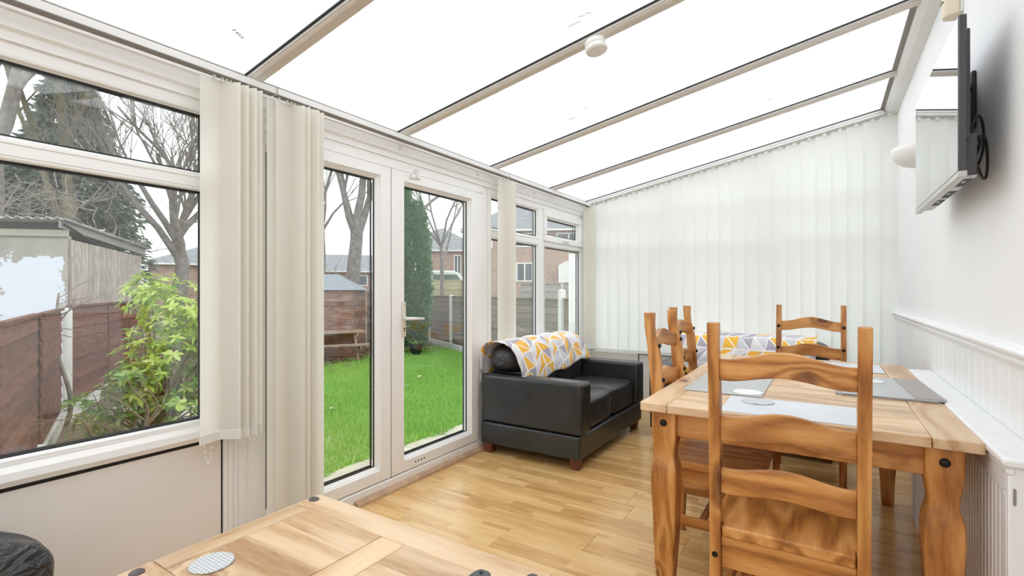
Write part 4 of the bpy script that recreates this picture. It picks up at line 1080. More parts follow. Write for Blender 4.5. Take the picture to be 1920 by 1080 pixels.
# paving beside the house
pv = struct('patio', (-3.2, 3.0, GZ))
pm = None
for i in range(3):
    for j in range(14):
        if pm is None:
            pm = obj('paving_slab', B(-0.296, 0.296, -0.296, 0.296, -0.05, 0.0), SLAB, pv, origin=(0, 0, 0), bevel=0.006, segs=1); o = pm
        else: o = pm.copy(); COL.objects.link(o)
        o.location = (-2.60 - 0.6 * i + 3.2, -0.4 + 0.6 * j - 3.0, random.uniform(-0.004, 0.004))
for i in range(5):
    o = pm.copy(); COL.objects.link(o); o.location = (-4.6 - 0.62 * i + 3.2, 3.55 + 0.12 * i - 3.0, 0.0); 
    o = pm.copy(); COL.objects.link(o); o.location = (-7.75 - 0.6 * (i % 3) + 3.2, 3.35 + 0.6 * (i // 3) - 3.0, 0.0)
# lawn
lawn_bed = obj('lawn_bed', MB().prism([(-4.08, 2.6), (-10.6, 6.3), (-11.6, 12.6), (-4.08, 8.6)], GZ - 0.05, GZ - 0.004, 2), LAWNB, kind='structure')
def lawn():
    rs = np.random.RandomState(3)
    def inside(x, y):
        yl = 2.6 + (x + 4.08) / (-10.6 + 4.08) * 3.7
        yh = 8.6 + (x + 4.08) / (-11.6 + 4.08) * 4.0
        return (x < -4.05 + 0.05 * np.sin(y * 7)) & (y > yl) & (y < yh) & (x > -10.75 - 0.1 * np.sin(y * 3))
    xs_ = rs.uniform(-11.2, -4.0, 260000); ys_ = rs.uniform(2.5, 12.6, 260000)
    keep = inside(xs_, ys_) & (rs.uniform(0, 1, 260000) < np.clip(1.25 - (-4 - xs_) * 0.09, 0.35, 1))
    x = xs_[keep]; y = ys_[keep]; n = len(x)
    patch = 0.5 + 0.5 * np.sin(x * 2.3 + 1.3 * np.sin(y * 1.7)) * np.sin(y * 2.1)
    h = rs.uniform(0.03, 0.075, n) * (0.75 + 0.5 * patch); a = rs.uniform(0, 2 * PI, n); w = rs.uniform(0.004, 0.008, n)
    lean = rs.uniform(0.0, 0.045, n); la = rs.uniform(0, 2 * PI, n)
    v = np.zeros((n, 3, 3))
    v[:, 0] = np.stack([x - w * np.cos(a), y - w * np.sin(a), np.full(n, GZ - 0.004)], 1)
    v[:, 1] = np.stack([x + w * np.cos(a), y + w * np.sin(a), np.full(n, GZ - 0.004)], 1)
    v[:, 2] = np.stack([x + lean * np.cos(la), y + lean * np.sin(la), GZ + h], 1)
    me = bpy.data.meshes.new('lawn_grass'); me.vertices.add(3 * n); me.vertices.foreach_set('co', v.ravel())
    me.loops.add(3 * n); me.loops.foreach_set('vertex_index', np.arange(3 * n, dtype=np.int32))
    me.polygons.add(n); me.polygons.foreach_set('loop_start', np.arange(0, 3 * n, 3, dtype=np.int32)); me.polygons.foreach_set('loop_total', np.full(n, 3, dtype=np.int32))
    me.materials.append(GRASSM); me.update(calc_edges=True); me.validate()
    o = bpy.data.objects.new('lawn_grass', me); COL.objects.link(o)
    tag(o, 'bright green lawn grass beyond the glazed doors', 'grass', None, 'stuff')
lawn()
lf = None; rs = random.Random(11)
for k in range(14):
    x = rs.uniform(-8.6, -4.4); y = rs.uniform(3.9, 8.0)
    if y < 2.9 + (-4.08 - x) * 0.57: y = 3.2 + (-4.08 - x) * 0.6
    mb = MB().grid([[(-0.05, -0.02, 0.012), (0, -0.03, 0.0), (0.05, -0.012, 0.014)], [(-0.055, 0.006, 0.0), (0, 0, 0.004), (0.065, 0, 0.006)], [(-0.04, 0.03, 0.012), (0, 0.035, 0.002), (0.045, 0.018, 0.016)]])
    if lf is None: lf = obj('fallen_leaf', mb, DEADLEAF, origin=(0, 0, 0)); o = lf
    else: o = lf.copy(); COL.objects.link(o)
    o.location = (x, y, GZ + 0.052); o.rotation_euler = (rs.uniform(-0.3, 0.3), rs.uniform(-0.3, 0.3), rs.uniform(0, 6))
    tag(o, 'pale dry leaf lying on the lawn', 'leaf', 'dry leaves scattered on the lawn')
# litter strip beyond the lawn
lit = MB(); rr = random.Random(5)
for k in range(2600):
    t_ = rr.random(); x = -10.2 - 0.9 * t_ + rr.gauss(-0.25, 0.45); y = 6.2 + 6.2 * t_ + rr.gauss(0, 0.5)
    a = rr.uniform(0, 6.3); l = rr.uniform(0.04, 0.13); c_, s_ = math.cos(a), math.sin(a); z = GZ + rr.uniform(-0.02, 0.07)
    lit.add([(x - l * c_, y - l * s_, z), (x + 0.3 * l * s_, y - 0.3 * l * c_, z + rr.uniform(0, 0.03)), (x + l * c_, y + l * s_, z + rr.uniform(-0.01, 0.03)), (x - 0.3 * l * s_, y + 0.3 * l * c_, z)], [(0, 1, 2, 3)])
tag(obj('leaf_litter', lit, TWIGBR, origin='b'), 'brown leaf litter and bark along the far edge of the lawn', 'leaf litter', None, 'stuff')

# ---- fences
EDGE_LIGHT = {FENCE_R.name: wood('skylit_red_edge', 0, (0.30, 0.17, 0.13), (0.36, 0.21, 0.165), (0.42, 0.26, 0.21), rough=0.9, knots=False), FENCE_G.name: wood('skylit_grey_edge', 0, (0.36, 0.32, 0.28), (0.42, 0.38, 0.34), (0.48, 0.44, 0.40), rough=0.9, knots=False)}  # paler slat tops: skylight on the upper edges put into the colour
def fence_panel(name, P, Q, zt, n, mr, mv, label, face=1, batface=1, battens=(0.0, 0.5, 1.0), group=None, zb=GZ + 0.05):
    P, Q = Vector((*P, 0)), Vector((*Q, 0)); L = (Q - P).length; a = math.atan2(Q.y - P.y, Q.x - P.x)
    t = thing(name, (P.x, P.y, zb), label, 'fence', group, a)
    h = (zt - zb - 0.03) / n; first = None
    for k in range(n):
        z = h * k
        if first is None:
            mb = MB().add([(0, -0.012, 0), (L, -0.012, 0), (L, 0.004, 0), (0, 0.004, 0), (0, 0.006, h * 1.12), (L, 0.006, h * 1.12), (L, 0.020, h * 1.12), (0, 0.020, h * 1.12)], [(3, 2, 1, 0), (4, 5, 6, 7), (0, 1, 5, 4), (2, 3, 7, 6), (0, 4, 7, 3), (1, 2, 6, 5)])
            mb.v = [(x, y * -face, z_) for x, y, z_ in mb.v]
            mb.mi = [0, 1, 0, 0, 0, 0]; first = obj('slat', mb, [mr, EDGE_LIGHT.get(mr.name, mr)], t, origin=(0, 0, 0)); o = first
        else: o = first.copy(); COL.objects.link(o)
        o.location = (0, 0, z)
    for q in battens:
        x = 0.022 + (L - 0.044) * q
        obj('batten', MB().box(x - 0.021, x + 0.021, *sorted((batface * 0.040, batface * 0.004)), 0, zt - zb - 0.03), mv, t)
    obj('cap_rail', B(-0.004, L + 0.004, -0.035, 0.03, zt - zb - 0.03, zt - zb), mr, t)
    return t
def post(x, y, zt, label, w=0.10, group=None, rot=0.0, m=None):
    o = obj('fence_post', MB().add([(-w/2, -w/2, 0), (w/2, -w/2, 0), (w/2, w/2, 0), (-w/2, w/2, 0), (-w/2, -w/2, zt - GZ - 0.03), (w/2, -w/2, zt - GZ - 0.03), (w/2, w/2, zt - GZ - 0.03), (-w/2, w/2, zt - GZ - 0.03), (-w/4, -w/4, zt - GZ), (w/4, -w/4, zt - GZ), (w/4, w/4, zt - GZ), (-w/4, w/4, zt - GZ)], [(3, 2, 1, 0), (8, 9, 10, 11)] + [(i, (i + 1) % 4, 4 + (i + 1) % 4, 4 + i) for i in range(4)] + [(4 + i, 4 + (i + 1) % 4, 8 + (i + 1) % 4, 8 + i) for i in range(4)]), m or CONCW, origin=(0, 0, 0), bevel=0.006, segs=1)
    o.location = (x, y, GZ - 0.04); o.rotation_euler = (0, 0, rot)
    return tag(o, label, 'post', group)
CONCW = plain('pale_concrete_post', (0.66, 0.65, 0.63), 0.85, 0, 7, 0.08)
ZF = 0.945
fence_panel('garden_fence', (-5.05, 1.02), (-6.88, 1.66), ZF, 10, FENCE_R, FENCE_RV, 'red-brown fence panel nearest the house at the left edge of the left window', -1, 1)
fence_panel('garden_fence', (-6.96, 1.72), (-8.72, 2.345), ZF, 10, FENCE_R, FENCE_RV, 'red-brown overlap fence panel in front of the white-patched outhouse', -1, 1)
post(-8.86, 2.42, 0.98, 'white concrete fence post left of the green shrub', 0.12, None, 0.33)
fence_panel('garden_fence', (-8.98, 2.50), (-10.55, 3.45), ZF + 0.03, 10, FENCE_R, FENCE_RV, 'shaded red-brown fence panel between the white post and the shrub', -1, 1)
fence_panel('garden_fence', (-10.62, 3.50), (-12.1, 4.55), ZF + 0.03, 10, FENCE_R, FENCE_RV, 'red-brown fence panel half hidden behind the green shrub', -1, 1)
for k, (P, Q) in enumerate((((-6.9, 1.70), (-8.75, 2.36)), ((-8.95, 2.48), (-10.6, 3.46)))):
    P, Q = Vector((*P, 0)), Vector((*Q, 0)); a = math.atan2(Q.y - P.y, Q.x - P.x)
    o = obj('gravel_board', B(0, (Q - P).length, -0.03, 0.09, -0.05, 0.16), CONCW, origin=(0, 0, 0), bevel=0.01); o.location = (P.x, P.y, GZ); o.rotation_euler = (0, 0, a)
    tag(o, ('pale concrete kerb at the foot of the near red-brown fence panel', 'pale concrete kerb at the foot of the shaded fence panel')[k], 'kerb')
# right-hand boundary
S0 = Vector((-11.9, 13.0)); D0 = (Vector((-3.6, 8.4)) - S0).normalized()
ra = math.atan2(D0.y, D0.x)
lb = ('grey-brown fence panel beside the cypress', 'grey-brown fence panel right of the white post beyond the doors', 'grey-brown fence panel mostly behind the door jamb', 'weathered fence panel behind the left light of the right window', 'weathered fence panel behind the right light of the right window')
for k in range(5):
    a = 0.50 + 2.0 * k
    P, Q = S0 + D0 * (a + 0.06), S0 + D0 * (a + 1.94)
    fence_panel('garden_fence', tuple(P), tuple(Q), 1.03, 10, FENCE_G, FENCE_G, lb[k], -1, 1)
pl_ = ('white concrete post hidden at the foot of the cypress', 'white concrete post seen through the right glazed door', 'white concrete post behind the right door jamb', 'white concrete post behind the left light of the right window', 'white concrete post behind the right light of the right window')
for k in range(5):
    P = S0 + D0 * (0.48 + 2.0 * k); post(P.x, P.y, 1.10 if k != 4 else 1.25, pl_[k], 0.115, None, ra)
o = obj('gravel_board', B(0, 10, -0.02, 0.05, -0.05, 0.17), CONCW, origin=(0, 0, 0), bevel=0.01); o.location = (S0.x + D0.x * 0.4 + 0.02, S0.y + D0.y * 0.4 - 0.07, GZ); o.rotation_euler = (0, 0, ra); tag(o, 'long pale concrete kerb at the foot of the right-hand fence', 'kerb')
# far boundary
for k in range(3):
    P = Vector((-12.5, 12.9)) + Vector((-0.12, -1.96)) * k; Q = P + Vector((-0.11, -1.86))
    fence_panel('garden_fence', tuple(P), tuple(Q), 1.15, 9, FENCE_G, FENCE_G, ('dark fence panel right of the garden shed', 'dark fence panel behind the garden shed', 'dark fence panel left of the garden shed')[k], 1, -1)
# neighbours' lighter panels above the right-hand fence
for k in range(3):
    P = Vector((-9.2, 15.0)) + Vector((2.3, -1.27)) * k; Q = P + Vector((2.2, -1.21))
    fence_panel('garden_fence', tuple(P), tuple(Q), 1.44, 8, FENCE_L, FENCE_L, ('neighbouring fence panel showing above the fence, left one', 'neighbouring fence panel showing above the fence, middle one', 'neighbouring fence panel showing above the fence, right one')[k], -1, 1)
fence_panel('garden_fence', (-15.3, 15.4), (-12.9, 16.6), 1.64, 6, FENCE_Y, FENCE_Y, 'pale yellow-green fence panel right of the cypress', -1, 1)
post(-12.75, 16.5, 1.75, 'pale post at the right end of the yellow-green fence panel', 0.3)

# ---- picnic table
pt = thing('picnic_table', (-10.75, 8.1, GZ), 'weathered wooden picnic table at the far edge of the lawn', 'table', None, math.radians(62))
for k in range(5): obj('table_plank', B(-0.9, 0.9, -0.36 + 0.145 * k, -0.22 + 0.145 * k, 0.70, 0.74), OLDW, pt, bevel=0.004, segs=1)
for s_ in (-1, 1):
    for k in range(2):
        q = s_ * (0.60 + 0.13 * k); obj('seat_plank', B(-0.9, 0.9, q - 0.06, q + 0.06, 0.41, 0.45), OLDW, pt, bevel=0.004, segs=1)
    for e in (-1, 1):
        x = e * 0.62
        obj('leg', MB().prism([(s_ * 0.60, 0.0), (s_ * 0.70, 0.0), (s_ * 0.24, 0.70), (s_ * 0.14, 0.70)], x - 0.022, x + 0.022, 0), OLDW, pt)
for e in (-1, 1):
    obj('seat_bearer', B(e * 0.66 - 0.02, e * 0.66 + 0.02, -0.78, 0.78, 0.33, 0.41), OLDW, pt); obj('top_bearer', B(e * 0.66 - 0.02, e * 0.66 + 0.02, -0.34, 0.34, 0.62, 0.70), OLDW, pt)

# ---- garden shed
sh = thing('garden_shed', (-11.93, 8.62, GZ), 'brown garden shed with blue-grey felt roof beyond the picnic table', 'shed', None, math.radians(38))
sw, sd, shh = 2.3, 1.5, 1.80
first = None
for k in range(12):
    mb = MB().box(-sw / 2, sw / 2, -sd / 2 - 0.018, -sd / 2 + 0.0, 0, 0.158)
    if first is None: first = obj('cladding_board', mb, SHEDW, sh, origin=(0, 0, 0)); o = first
    else: o = first.copy(); COL.objects.link(o)
    o.location = (0, 0.010 * (k % 2), 0.15 * k)
first = None
for k in range(12):
    mb = MB().box(sw / 2, sw / 2 + 0.018, -sd / 2, sd / 2, 0, 0.158)
    if first is None: first = obj('cladding_board', mb, SHEDW, sh, origin=(0, 0, 0)); o = first
    else: o = first.copy(); COL.objects.link(o)
    o.location = (0.003 * (k % 2), 0, 0.15 * k)
obj('inner_wall', MB().box(-sw / 2, sw / 2, -sd / 2, sd / 2, 0, 1.80), DARKW, sh)
rp = [(-sd / 2 - 0.12, 1.78), (0, 2.22), (sd / 2 + 0.12, 1.78), (sd / 2 + 0.12, 1.82), (0, 2.27), (-sd / 2 - 0.12, 1.82)]
mb = MB().add([(-sw/2-0.1, -sd/2-0.1, 1.80), (sw/2+0.1, -sd/2-0.1, 1.80), (sw/2+0.1, sd/2+0.1, 1.80), (-sw/2-0.1, sd/2+0.1, 1.80), (-sw/2+0.55, 0, 2.24), (sw/2-0.55, 0, 2.24)], [(3, 2, 1, 0), (0, 1, 5, 4), (2, 3, 4, 5), (1, 2, 5), (3, 0, 4)])
obj('roof', mb, SHEDROOF, sh)
obj('corner_strip', B(sw / 2 - 0.02, sw / 2 + 0.03, -sd / 2 - 0.03, -sd / 2 + 0.02, 0, 1.8), SHEDW, sh)
obj('door_batten', B(-0.2, -0.12, -sd / 2 - 0.035, -sd / 2 - 0.018, 0.05, 1.75), SHEDW, sh)
# planter pot at the foot of the cypress
pp = thing('planter', (-9.55, 10.05, GZ), 'dark planter at the foot of the cypress', 'planter')
obj('pot', MB().lathe([(0.12, 0), (0.20, 0.30), (0.215, 0.30), (0.215, 0.34), (0.19, 0.34), (0.18, 0.28)], 18), GASKET, pp)
lfm = MB(); rr = random.Random(8)
def leafquad(mb, p, d, up, L, w, fold=0.25):
    d = d.normalized(); s_ = d.cross(up); s_ = s_.normalized() if s_.length > 1e-4 else d.orthogonal().normalized(); n_ = s_.cross(d)
    p = Vector(p); q = p + d * L * 0.5
    mb.add([p, q + s_ * w + n_ * fold * w, p + d * L - n_ * 0.12 * L, q - s_ * w + n_ * fold * w, q], [(0, 1, 4), (1, 2, 4), (0, 4, 3), (4, 2, 3)])
for k in range(60):
    a = rr.uniform(0, 6.3); leafquad(lfm, (0.1 * math.cos(a), 0.1 * math.sin(a), 0.3), Vector((math.cos(a), math.sin(a), rr.uniform(0.1, 1.2))), Vector((0, 0, 1)), rr.uniform(0.1, 0.25), 0.02)
obj('foliage', lfm, LEAF_G, pp, kind='stuff')

# ---- outhouse with corrugated roof
oh = thing('outhouse', (-11.67, 3.23, GZ), 'old rendered outhouse with white paint patch and corrugated roof behind the fence', 'outhouse', None, math.radians(45))
# local +x runs back along the boarded side, +y... the rendered face runs towards -x side; built with face A along local -x and face B along local +y
WA, WB_ = 3.4, 2.6
obj('rendered_wall', MB().box(-WA, 0, 0.0, 0.10, 0, 2.78), RENDER, oh, origin=(-0.62, 0.05, 2.05))
first = None
for k in range(13):
    w_ = WB_ / 13
    mb = MB().box(-0.03, 0.0, 0.004, w_ - 0.004, 0, 2.72)
    if first is None: first = obj('side_board', mb, BOARDP, oh, origin=(0, 0, 0)); o = first
    else: o = first.copy(); COL.objects.link(o)
    o.location = (0.02 * 0, 0.1 * 0 + w_ * k, 0); o.scale = (1, 1, 1 - 0.055 * k / 13)
obj('back_wall', MB().box(-WA, -0.04, WB_ - 0.1, WB_, 0, 2.6).box(-WA, -WA + 0.1, 0.1, WB_ - 0.1, 0, 2.6), DARKW, oh)
rows = []
for i in range(2):
    y = (-0.28, WB_ + 0.15)[i]; z = (3.06, 2.78)[i]
    rows.append([(-WA - 0.2 + 0.03 * j, y, z + 0.022 * math.cos(j * PI / 2.5)) for j in range(int((WA + 0.35) / 0.03))])
obj('corrugated_roof', MB().grid(rows), CORRUG, oh, solid=0.012, smooth=True)
obj('fascia', MB().box(-WA, 0.03, -0.05, -0.02, 2.76, 2.88), plain('pale_green_fascia', (0.42, 0.43, 0.35), 0.8), oh)
obj('soffit', MB().box(-WA, 0.02, -0.02, 0.02, 2.88, 3.0), DARKW, oh)
obj('barge_board', MB().add([(0.03, -0.25, 2.90), (0.03, WB_ + 0.1, 2.62), (0.03, WB_ + 0.1, 2.78), (0.03, -0.25, 3.04), (0.0, -0.25, 2.90), (0.0, WB_ + 0.1, 2.62), (0.0, WB_ + 0.1, 2.78), (0.0, -0.25, 3.04)], [(0, 1, 2, 3), (7, 6, 5, 4), (0, 4, 5, 1), (3, 2, 6, 7), (0, 3, 7, 4), (1, 5, 6, 2)]), plain('grey_barge', (0.30, 0.29, 0.28), 0.9), oh)
obj('gutter', MB().tube([(0.05, -0.2, 2.97), (0.05, 0.7, 2.72)], 0.02, 6), GASKET, oh)

# ---- shrub by the left window
def mk_leaf(mb, L=0.10, w=0.020):
    prof = [(0, 0.15), (0.25, 0.8), (0.55, 1.0), (0.8, 0.65), (1.0, 0.02)]
    rows = [[(w * b, L * a, -0.12 * L * a * a + 0.3 * w * b), (0, L * a, -0.12 * L * a * a), (-w * b, L * a, -0.12 * L * a * a + 0.3 * w * b)] for a, b in prof]
    return mb.grid(rows)
shb = thing('shrub', (-7.0, 2.75, GZ), 'leafy yellow-green shrub outside the left window', 'shrub')
rr = random.Random(21)
stems = MB(); tips = []
cent = [((0.0, 0.0, 0.55), 0.50), ((0.12, 0.25, 1.0), 0.52), ((-0.25, 0.12, 1.05), 0.45), ((0.02, 0.22, 1.55), 0.42), ((0.10, 0.55, 1.35), 0.40), ((-0.3, 0.1, 1.75), 0.34), ((0.05, 0.62, 0.75), 0.42), ((0.3, -0.30, 0.75), 0.28), ((0.1, 0.5, 0.3), 0.4), ((-0.1, -0.5, 0.35), 0.35), ((0.25, 0.1, 0.35), 0.4), ((0.0, 0.75, 1.05), 0.34)]
ntip = 0
for k in range(560):
    c_, r_ = cent[k % len(cent)]
    while True:
        q = Vector((rr.uniform(-1, 1), rr.uniform(-1, 1), rr.uniform(-1, 1)))
        if 0.35 < q.length < 1: break
    p = Vector(c_) + q * r_
    if p.z < 0.12: continue
    tips.append((p, q.normalized()))
for i, (p, q) in enumerate(tips[::7]):
    base = Vector((rr.uniform(-0.1, 0.1), rr.uniform(-0.1, 0.1), 0)); mid = base.lerp(p, 0.5) + Vector((rr.uniform(-0.08, 0.08), rr.uniform(-0.08, 0.08), 0.08))
    stems.tube([base, base.lerp(mid, 0.6), mid, p], [0.016, 0.012, 0.008, 0.004], 5)
obj('branches', stems, STEM, shb)
young, old = MB(), MB(); singles = []
for i, (p, q) in enumerate(tips):
    up = (q + Vector((0, 0, 0.9))).normalized()
    a0_ = rr.uniform(0, 6.3); nl = rr.randint(6, 8)
    for k in range(nl):
        a = a0_ + k * 2 * PI / nl + rr.uniform(-0.2, 0.2)
        e1 = up.orthogonal().normalized(); e2 = up.cross(e1)
        d = (e1 * math.cos(a) + e2 * math.sin(a)) + up * rr.uniform(-0.25, 0.5)
        L = rr.uniform(0.075, 0.135)
        singles.append((p, d.normalized(), up, L, i))
camv = Vector((0, 0, 1.17)) - Vector((-7.0, 2.75, GZ))
order = sorted(range(len(singles)), key=lambda i: (singles[i][0] - camv).length)
near = set(order[:290])
lmY = None; lmG = None
for i, (p, d, up, L, ti) in enumerate(singles):
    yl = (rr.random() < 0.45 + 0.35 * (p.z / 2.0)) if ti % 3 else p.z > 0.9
    if i in near:
        z = up - d * up.dot(d); z = z.normalized(); x = d.cross(z)
        M = Matrix(((x.x, d.x, z.x), (x.y, d.y, z.y), (x.z, d.z, z.z))).to_4x4()
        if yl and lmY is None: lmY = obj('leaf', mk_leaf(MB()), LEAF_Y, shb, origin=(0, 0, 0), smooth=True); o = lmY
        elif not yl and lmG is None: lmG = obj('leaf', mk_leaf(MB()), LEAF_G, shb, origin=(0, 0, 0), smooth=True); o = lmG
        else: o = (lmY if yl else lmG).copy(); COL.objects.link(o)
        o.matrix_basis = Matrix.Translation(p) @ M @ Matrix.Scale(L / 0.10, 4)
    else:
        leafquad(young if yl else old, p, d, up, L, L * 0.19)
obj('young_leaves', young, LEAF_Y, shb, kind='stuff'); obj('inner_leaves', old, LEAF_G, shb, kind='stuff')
# bare, half dead shrub in front of the fence
bs = thing('bare_shrub', (-6.75, 2.25, GZ), 'bare branching shrub between the fence and the leafy shrub', 'shrub')
rr = random.Random(4); bm_ = MB(); tw = MB()
def grow(mb, tw_, p, d, r, L, lvl, rr, maxl, spread=0.6, up=0.15, kids=(2, 4), seg=4, ns=6, twig_at=None, wob=0.16, shrink=0.66):
    pts = [Vector(p)]; rad = [r]; d = Vector(d).normalized()
    for i in range(seg):
        d = (d + Vector((rr.gauss(0, wob), rr.gauss(0, wob), rr.gauss(0, wob) + up * 0.2))).normalized()
        pts.append(pts[-1] + d * (L / seg)); rad.append(r * (1 - 0.5 * (i + 1) / seg))
    (tw_ if (twig_at is not None and lvl >= twig_at) else mb).tube(pts, rad, max(3, ns - lvl), caps=False)
    if lvl >= maxl: return
    for k in range(rr.randint(*kids)):
        i = rr.randint(max(1, seg // 2), seg); a = rr.uniform(0, 2 * PI)
        e1 = d.orthogonal().normalized(); e2 = d.cross(e1)
        nd = (d + (e1 * math.cos(a) + e2 * math.sin(a)) * spread * rr.uniform(0.7, 1.3) + Vector((0, 0, up))).normalized()
        grow(mb, tw_, pts[i], nd, rad[i] * rr.uniform(0.5, 0.75), L * shrink * rr.uniform(0.8, 1.2), lvl + 1, rr, maxl, spread, up, kids, seg, ns, twig_at, wob, shrink)
for k in range(6):
    a = rr.uniform(0, 6.3); grow(bm_, tw, (rr.uniform(-0.25, 0.3), rr.uniform(-0.2, 0.2), 0), (0.35 * math.cos(a), 0.35 * math.sin(a), 0.9), rr.uniform(0.018, 0.032), rr.uniform(0.4, 0.62), 0, rr, 3, 0.8, 0.1, (2, 3), 5, 7, 2)
obj('branches', bm_, STEM, bs); obj('twigs', tw, TWIG, bs, kind='stuff')
lm2 = MB()
for k in range(170):
    p = Vector((rr.gauss(0.05, 0.28), rr.gauss(0, 0.25), abs(rr.gauss(0.15, 0.25))))
    leafquad(lm2, p, Vector((rr.gauss(0, 1), rr.gauss(0, 1), rr.uniform(0, 1))), Vector((0, 0, 1)), rr.uniform(0.04, 0.09), 0.014)
obj('leaves', lm2, LEAF_G, bs, kind='stuff')
iv = thing('climbing_stem', (-8.66, 2.36, GZ), 'pale climbing stem winding up the end of the near fence panel', 'plant')
obj('stem', MB().tube(bez([(0.25, -0.05, 0.0), (0.55, 0.05, 0.55), (0.2, -0.2, 0.8), (0.0, -0.12, 1.1), (0.02, -0.06, 1.75)], 16), [0.03 - 0.001 * i for i in range(17)], 7), TWIG, iv, smooth=True)
tw = MB(); rr = random.Random(9)
for k in range(7): grow(tw, tw, (0.02, -0.06, 1.2 + 0.08 * k), (rr.uniform(-0.1, 0.5), rr.uniform(0.0, 0.9), rr.uniform(-0.1, 0.4)), 0.008, 0.45, 1, rr, 2, 0.7, 0.05, (2, 3), 4, 5)
obj('twigs', tw, TWIG, iv, kind='stuff')

# ---- trees
def tree(loc, label, seed, r, H, spread, maxl, kids, forks, bark=None, bare=None, up=0.35, wob=0.10, shrink=0.68, lean=(0, 0), twig=3):
    t = thing('bare_tree', loc, label, 'tree'); rr = random.Random(seed)
    mb, tw_ = MB(), MB()
    pts = [Vector((0, 0, 0))]; rad = [r * 1.25]
    for i in range(5):
        pts.append(Vector((lean[0] * (i + 1) / 5 + rr.gauss(0, r * 0.25), lean[1] * (i + 1) / 5 + rr.gauss(0, r * 0.25), H * (i + 1) / 5))); rad.append(r * (1 - 0.06 * i))
    tr = MB().tube(pts, rad, 12, caps=False)
    obj('trunk', tr, bark or BARK, t, smooth=True)
    for k in range(forks):
        a = 2 * PI * k / forks + rr.uniform(-0.3, 0.3); i = rr.choice((4, 5, 5))
        grow(mb, tw_, pts[i], (spread * math.cos(a), spread * math.sin(a), 1.0), rad[-1] * rr.uniform(0.5, 0.72), H * rr.uniform(0.75, 1.05), 0, rr, maxl, 0.62, up, kids, 5, 8, twig, wob, shrink)
    obj('branches', mb, bark or BARK, t, smooth=True); obj('twigs', tw_, bark or BARK, t, kind='stuff')
    return t
tree((-14.4, 6.25, GZ), 'bare spreading tree seen at the right side of the left window', 12, 0.20, 3.1, 0.62, 4, (4, 5), 8, up=0.30, shrink=0.68)
tree((-14.0, 2.6, GZ), 'bare tree with thick forked trunks at the far left of the left window', 31, 0.24, 4.4, 0.40, 4, (3, 4), 4, up=0.4)
tree((-15.2, 4.15, GZ), 'mossy multi-stemmed tree in front of the dark conifer', 45, 0.22, 4.0, 0.28, 4, (3, 3), 4, BARK_G, up=0.4)
tree((-15.2, 12.3, GZ), 'tall forked tree seen through the left glazed door', 57, 0.28, 4.6, 0.34, 4, (3, 4), 4, up=0.35, lean=(0.2, 0.3))
tree((-15.8, 11.6, GZ), 'slim bare tree left of the tall forked tree', 63, 0.14, 5.0, 0.35, 4, (3, 4), 4, up=0.35)
tree((-13.5, 12.9, GZ), 'leaning bare tree right of the tall forked tree', 71, 0.14, 4.0, 0.45, 4, (3, 4), 5, up=0.35, lean=(0.4, 0.3))
tree((-13.4, 15.6, GZ), 'fine-branched bare tree behind the cypress', 83, 0.10, 3.6, 0.6, 4, (4, 4), 6, up=0.15)
tree((-22.0, 15.6, GZ), 'distant bare tree behind the garden shed', 88, 0.2, 4.0, 0.5, 4, (3, 3), 5, up=0.25)
# brambles in front of the conifer
bb = thing('bramble_thicket', (-14.6, 3.2, GZ), 'tangled bare bramble thicket above the outhouse roof', 'shrub'); rr = random.Random(14); tw = MB()
for k in range(110):
    x0_, y0_ = rr.gauss(0, 0.9), rr.gauss(0, 1.0)
    grow(tw, tw, (x0_, y0_, rr.uniform(2.7, 4.0)), (rr.gauss(0, 0.7), rr.gauss(0, 0.7), rr.uniform(-0.2, 0.6)), 0.016, 0.9, 1, rr, 3, 0.9, -0.1, (2, 3), 4, 5, None, 0.3)
obj('twigs', tw, TWIG, bb, kind='stuff')
obj('main_stems', MB().tube([(0, 0, 0), (0.1, 0.1, 1.4), (0, 0.2, 3.8)], [0.05, 0.04, 0.02], 6).tube([(0.3, -0.4, 0), (0.4, -0.5, 1.4), (0.2, -0.7, 3.6)], [0.05, 0.04, 0.02], 6), TWIG, bb)
b2_ = thing('bare_hedge', (-14.0, 5.4, GZ), 'pale twiggy hedge behind the leafy shrub', 'hedge'); tw = MB()
for k in range(60):
    grow(tw, tw, (rr.gauss(0, 0.5) - 0.5 * k / 60, rr.gauss(0, 0.3) + 1.6 * k / 60 - 0.5, rr.uniform(0.4, 1.6)), (rr.gauss(0, 0.4), rr.gauss(0, 0.4), 1), 0.012, 0.7, 1, rr, 3, 0.8, 0.0, (2, 3), 4, 5, None, 0.2)
obj('twigs', tw, TWIG, b2_, kind='stuff')
b3_ = thing('bare_hedge', (-16.4, 10.6, GZ), 'pale twiggy hedge behind the garden shed', 'hedge'); tw = MB()
for k in range(70):
    grow(tw, tw, (rr.gauss(0, 0.5) + 2.0 * k / 70 - 1.0, rr.gauss(0, 0.3) + 3.6 * k / 70 - 1.8, rr.uniform(0.3, 2.0)), (rr.gauss(0, 0.4), rr.gauss(0, 0.4), 1), 0.014, 0.9, 1, rr, 3, 0.8, 0.0, (2, 3), 4, 5, None, 0.2)
obj('twigs', tw, TWIG, b3_, kind='stuff')
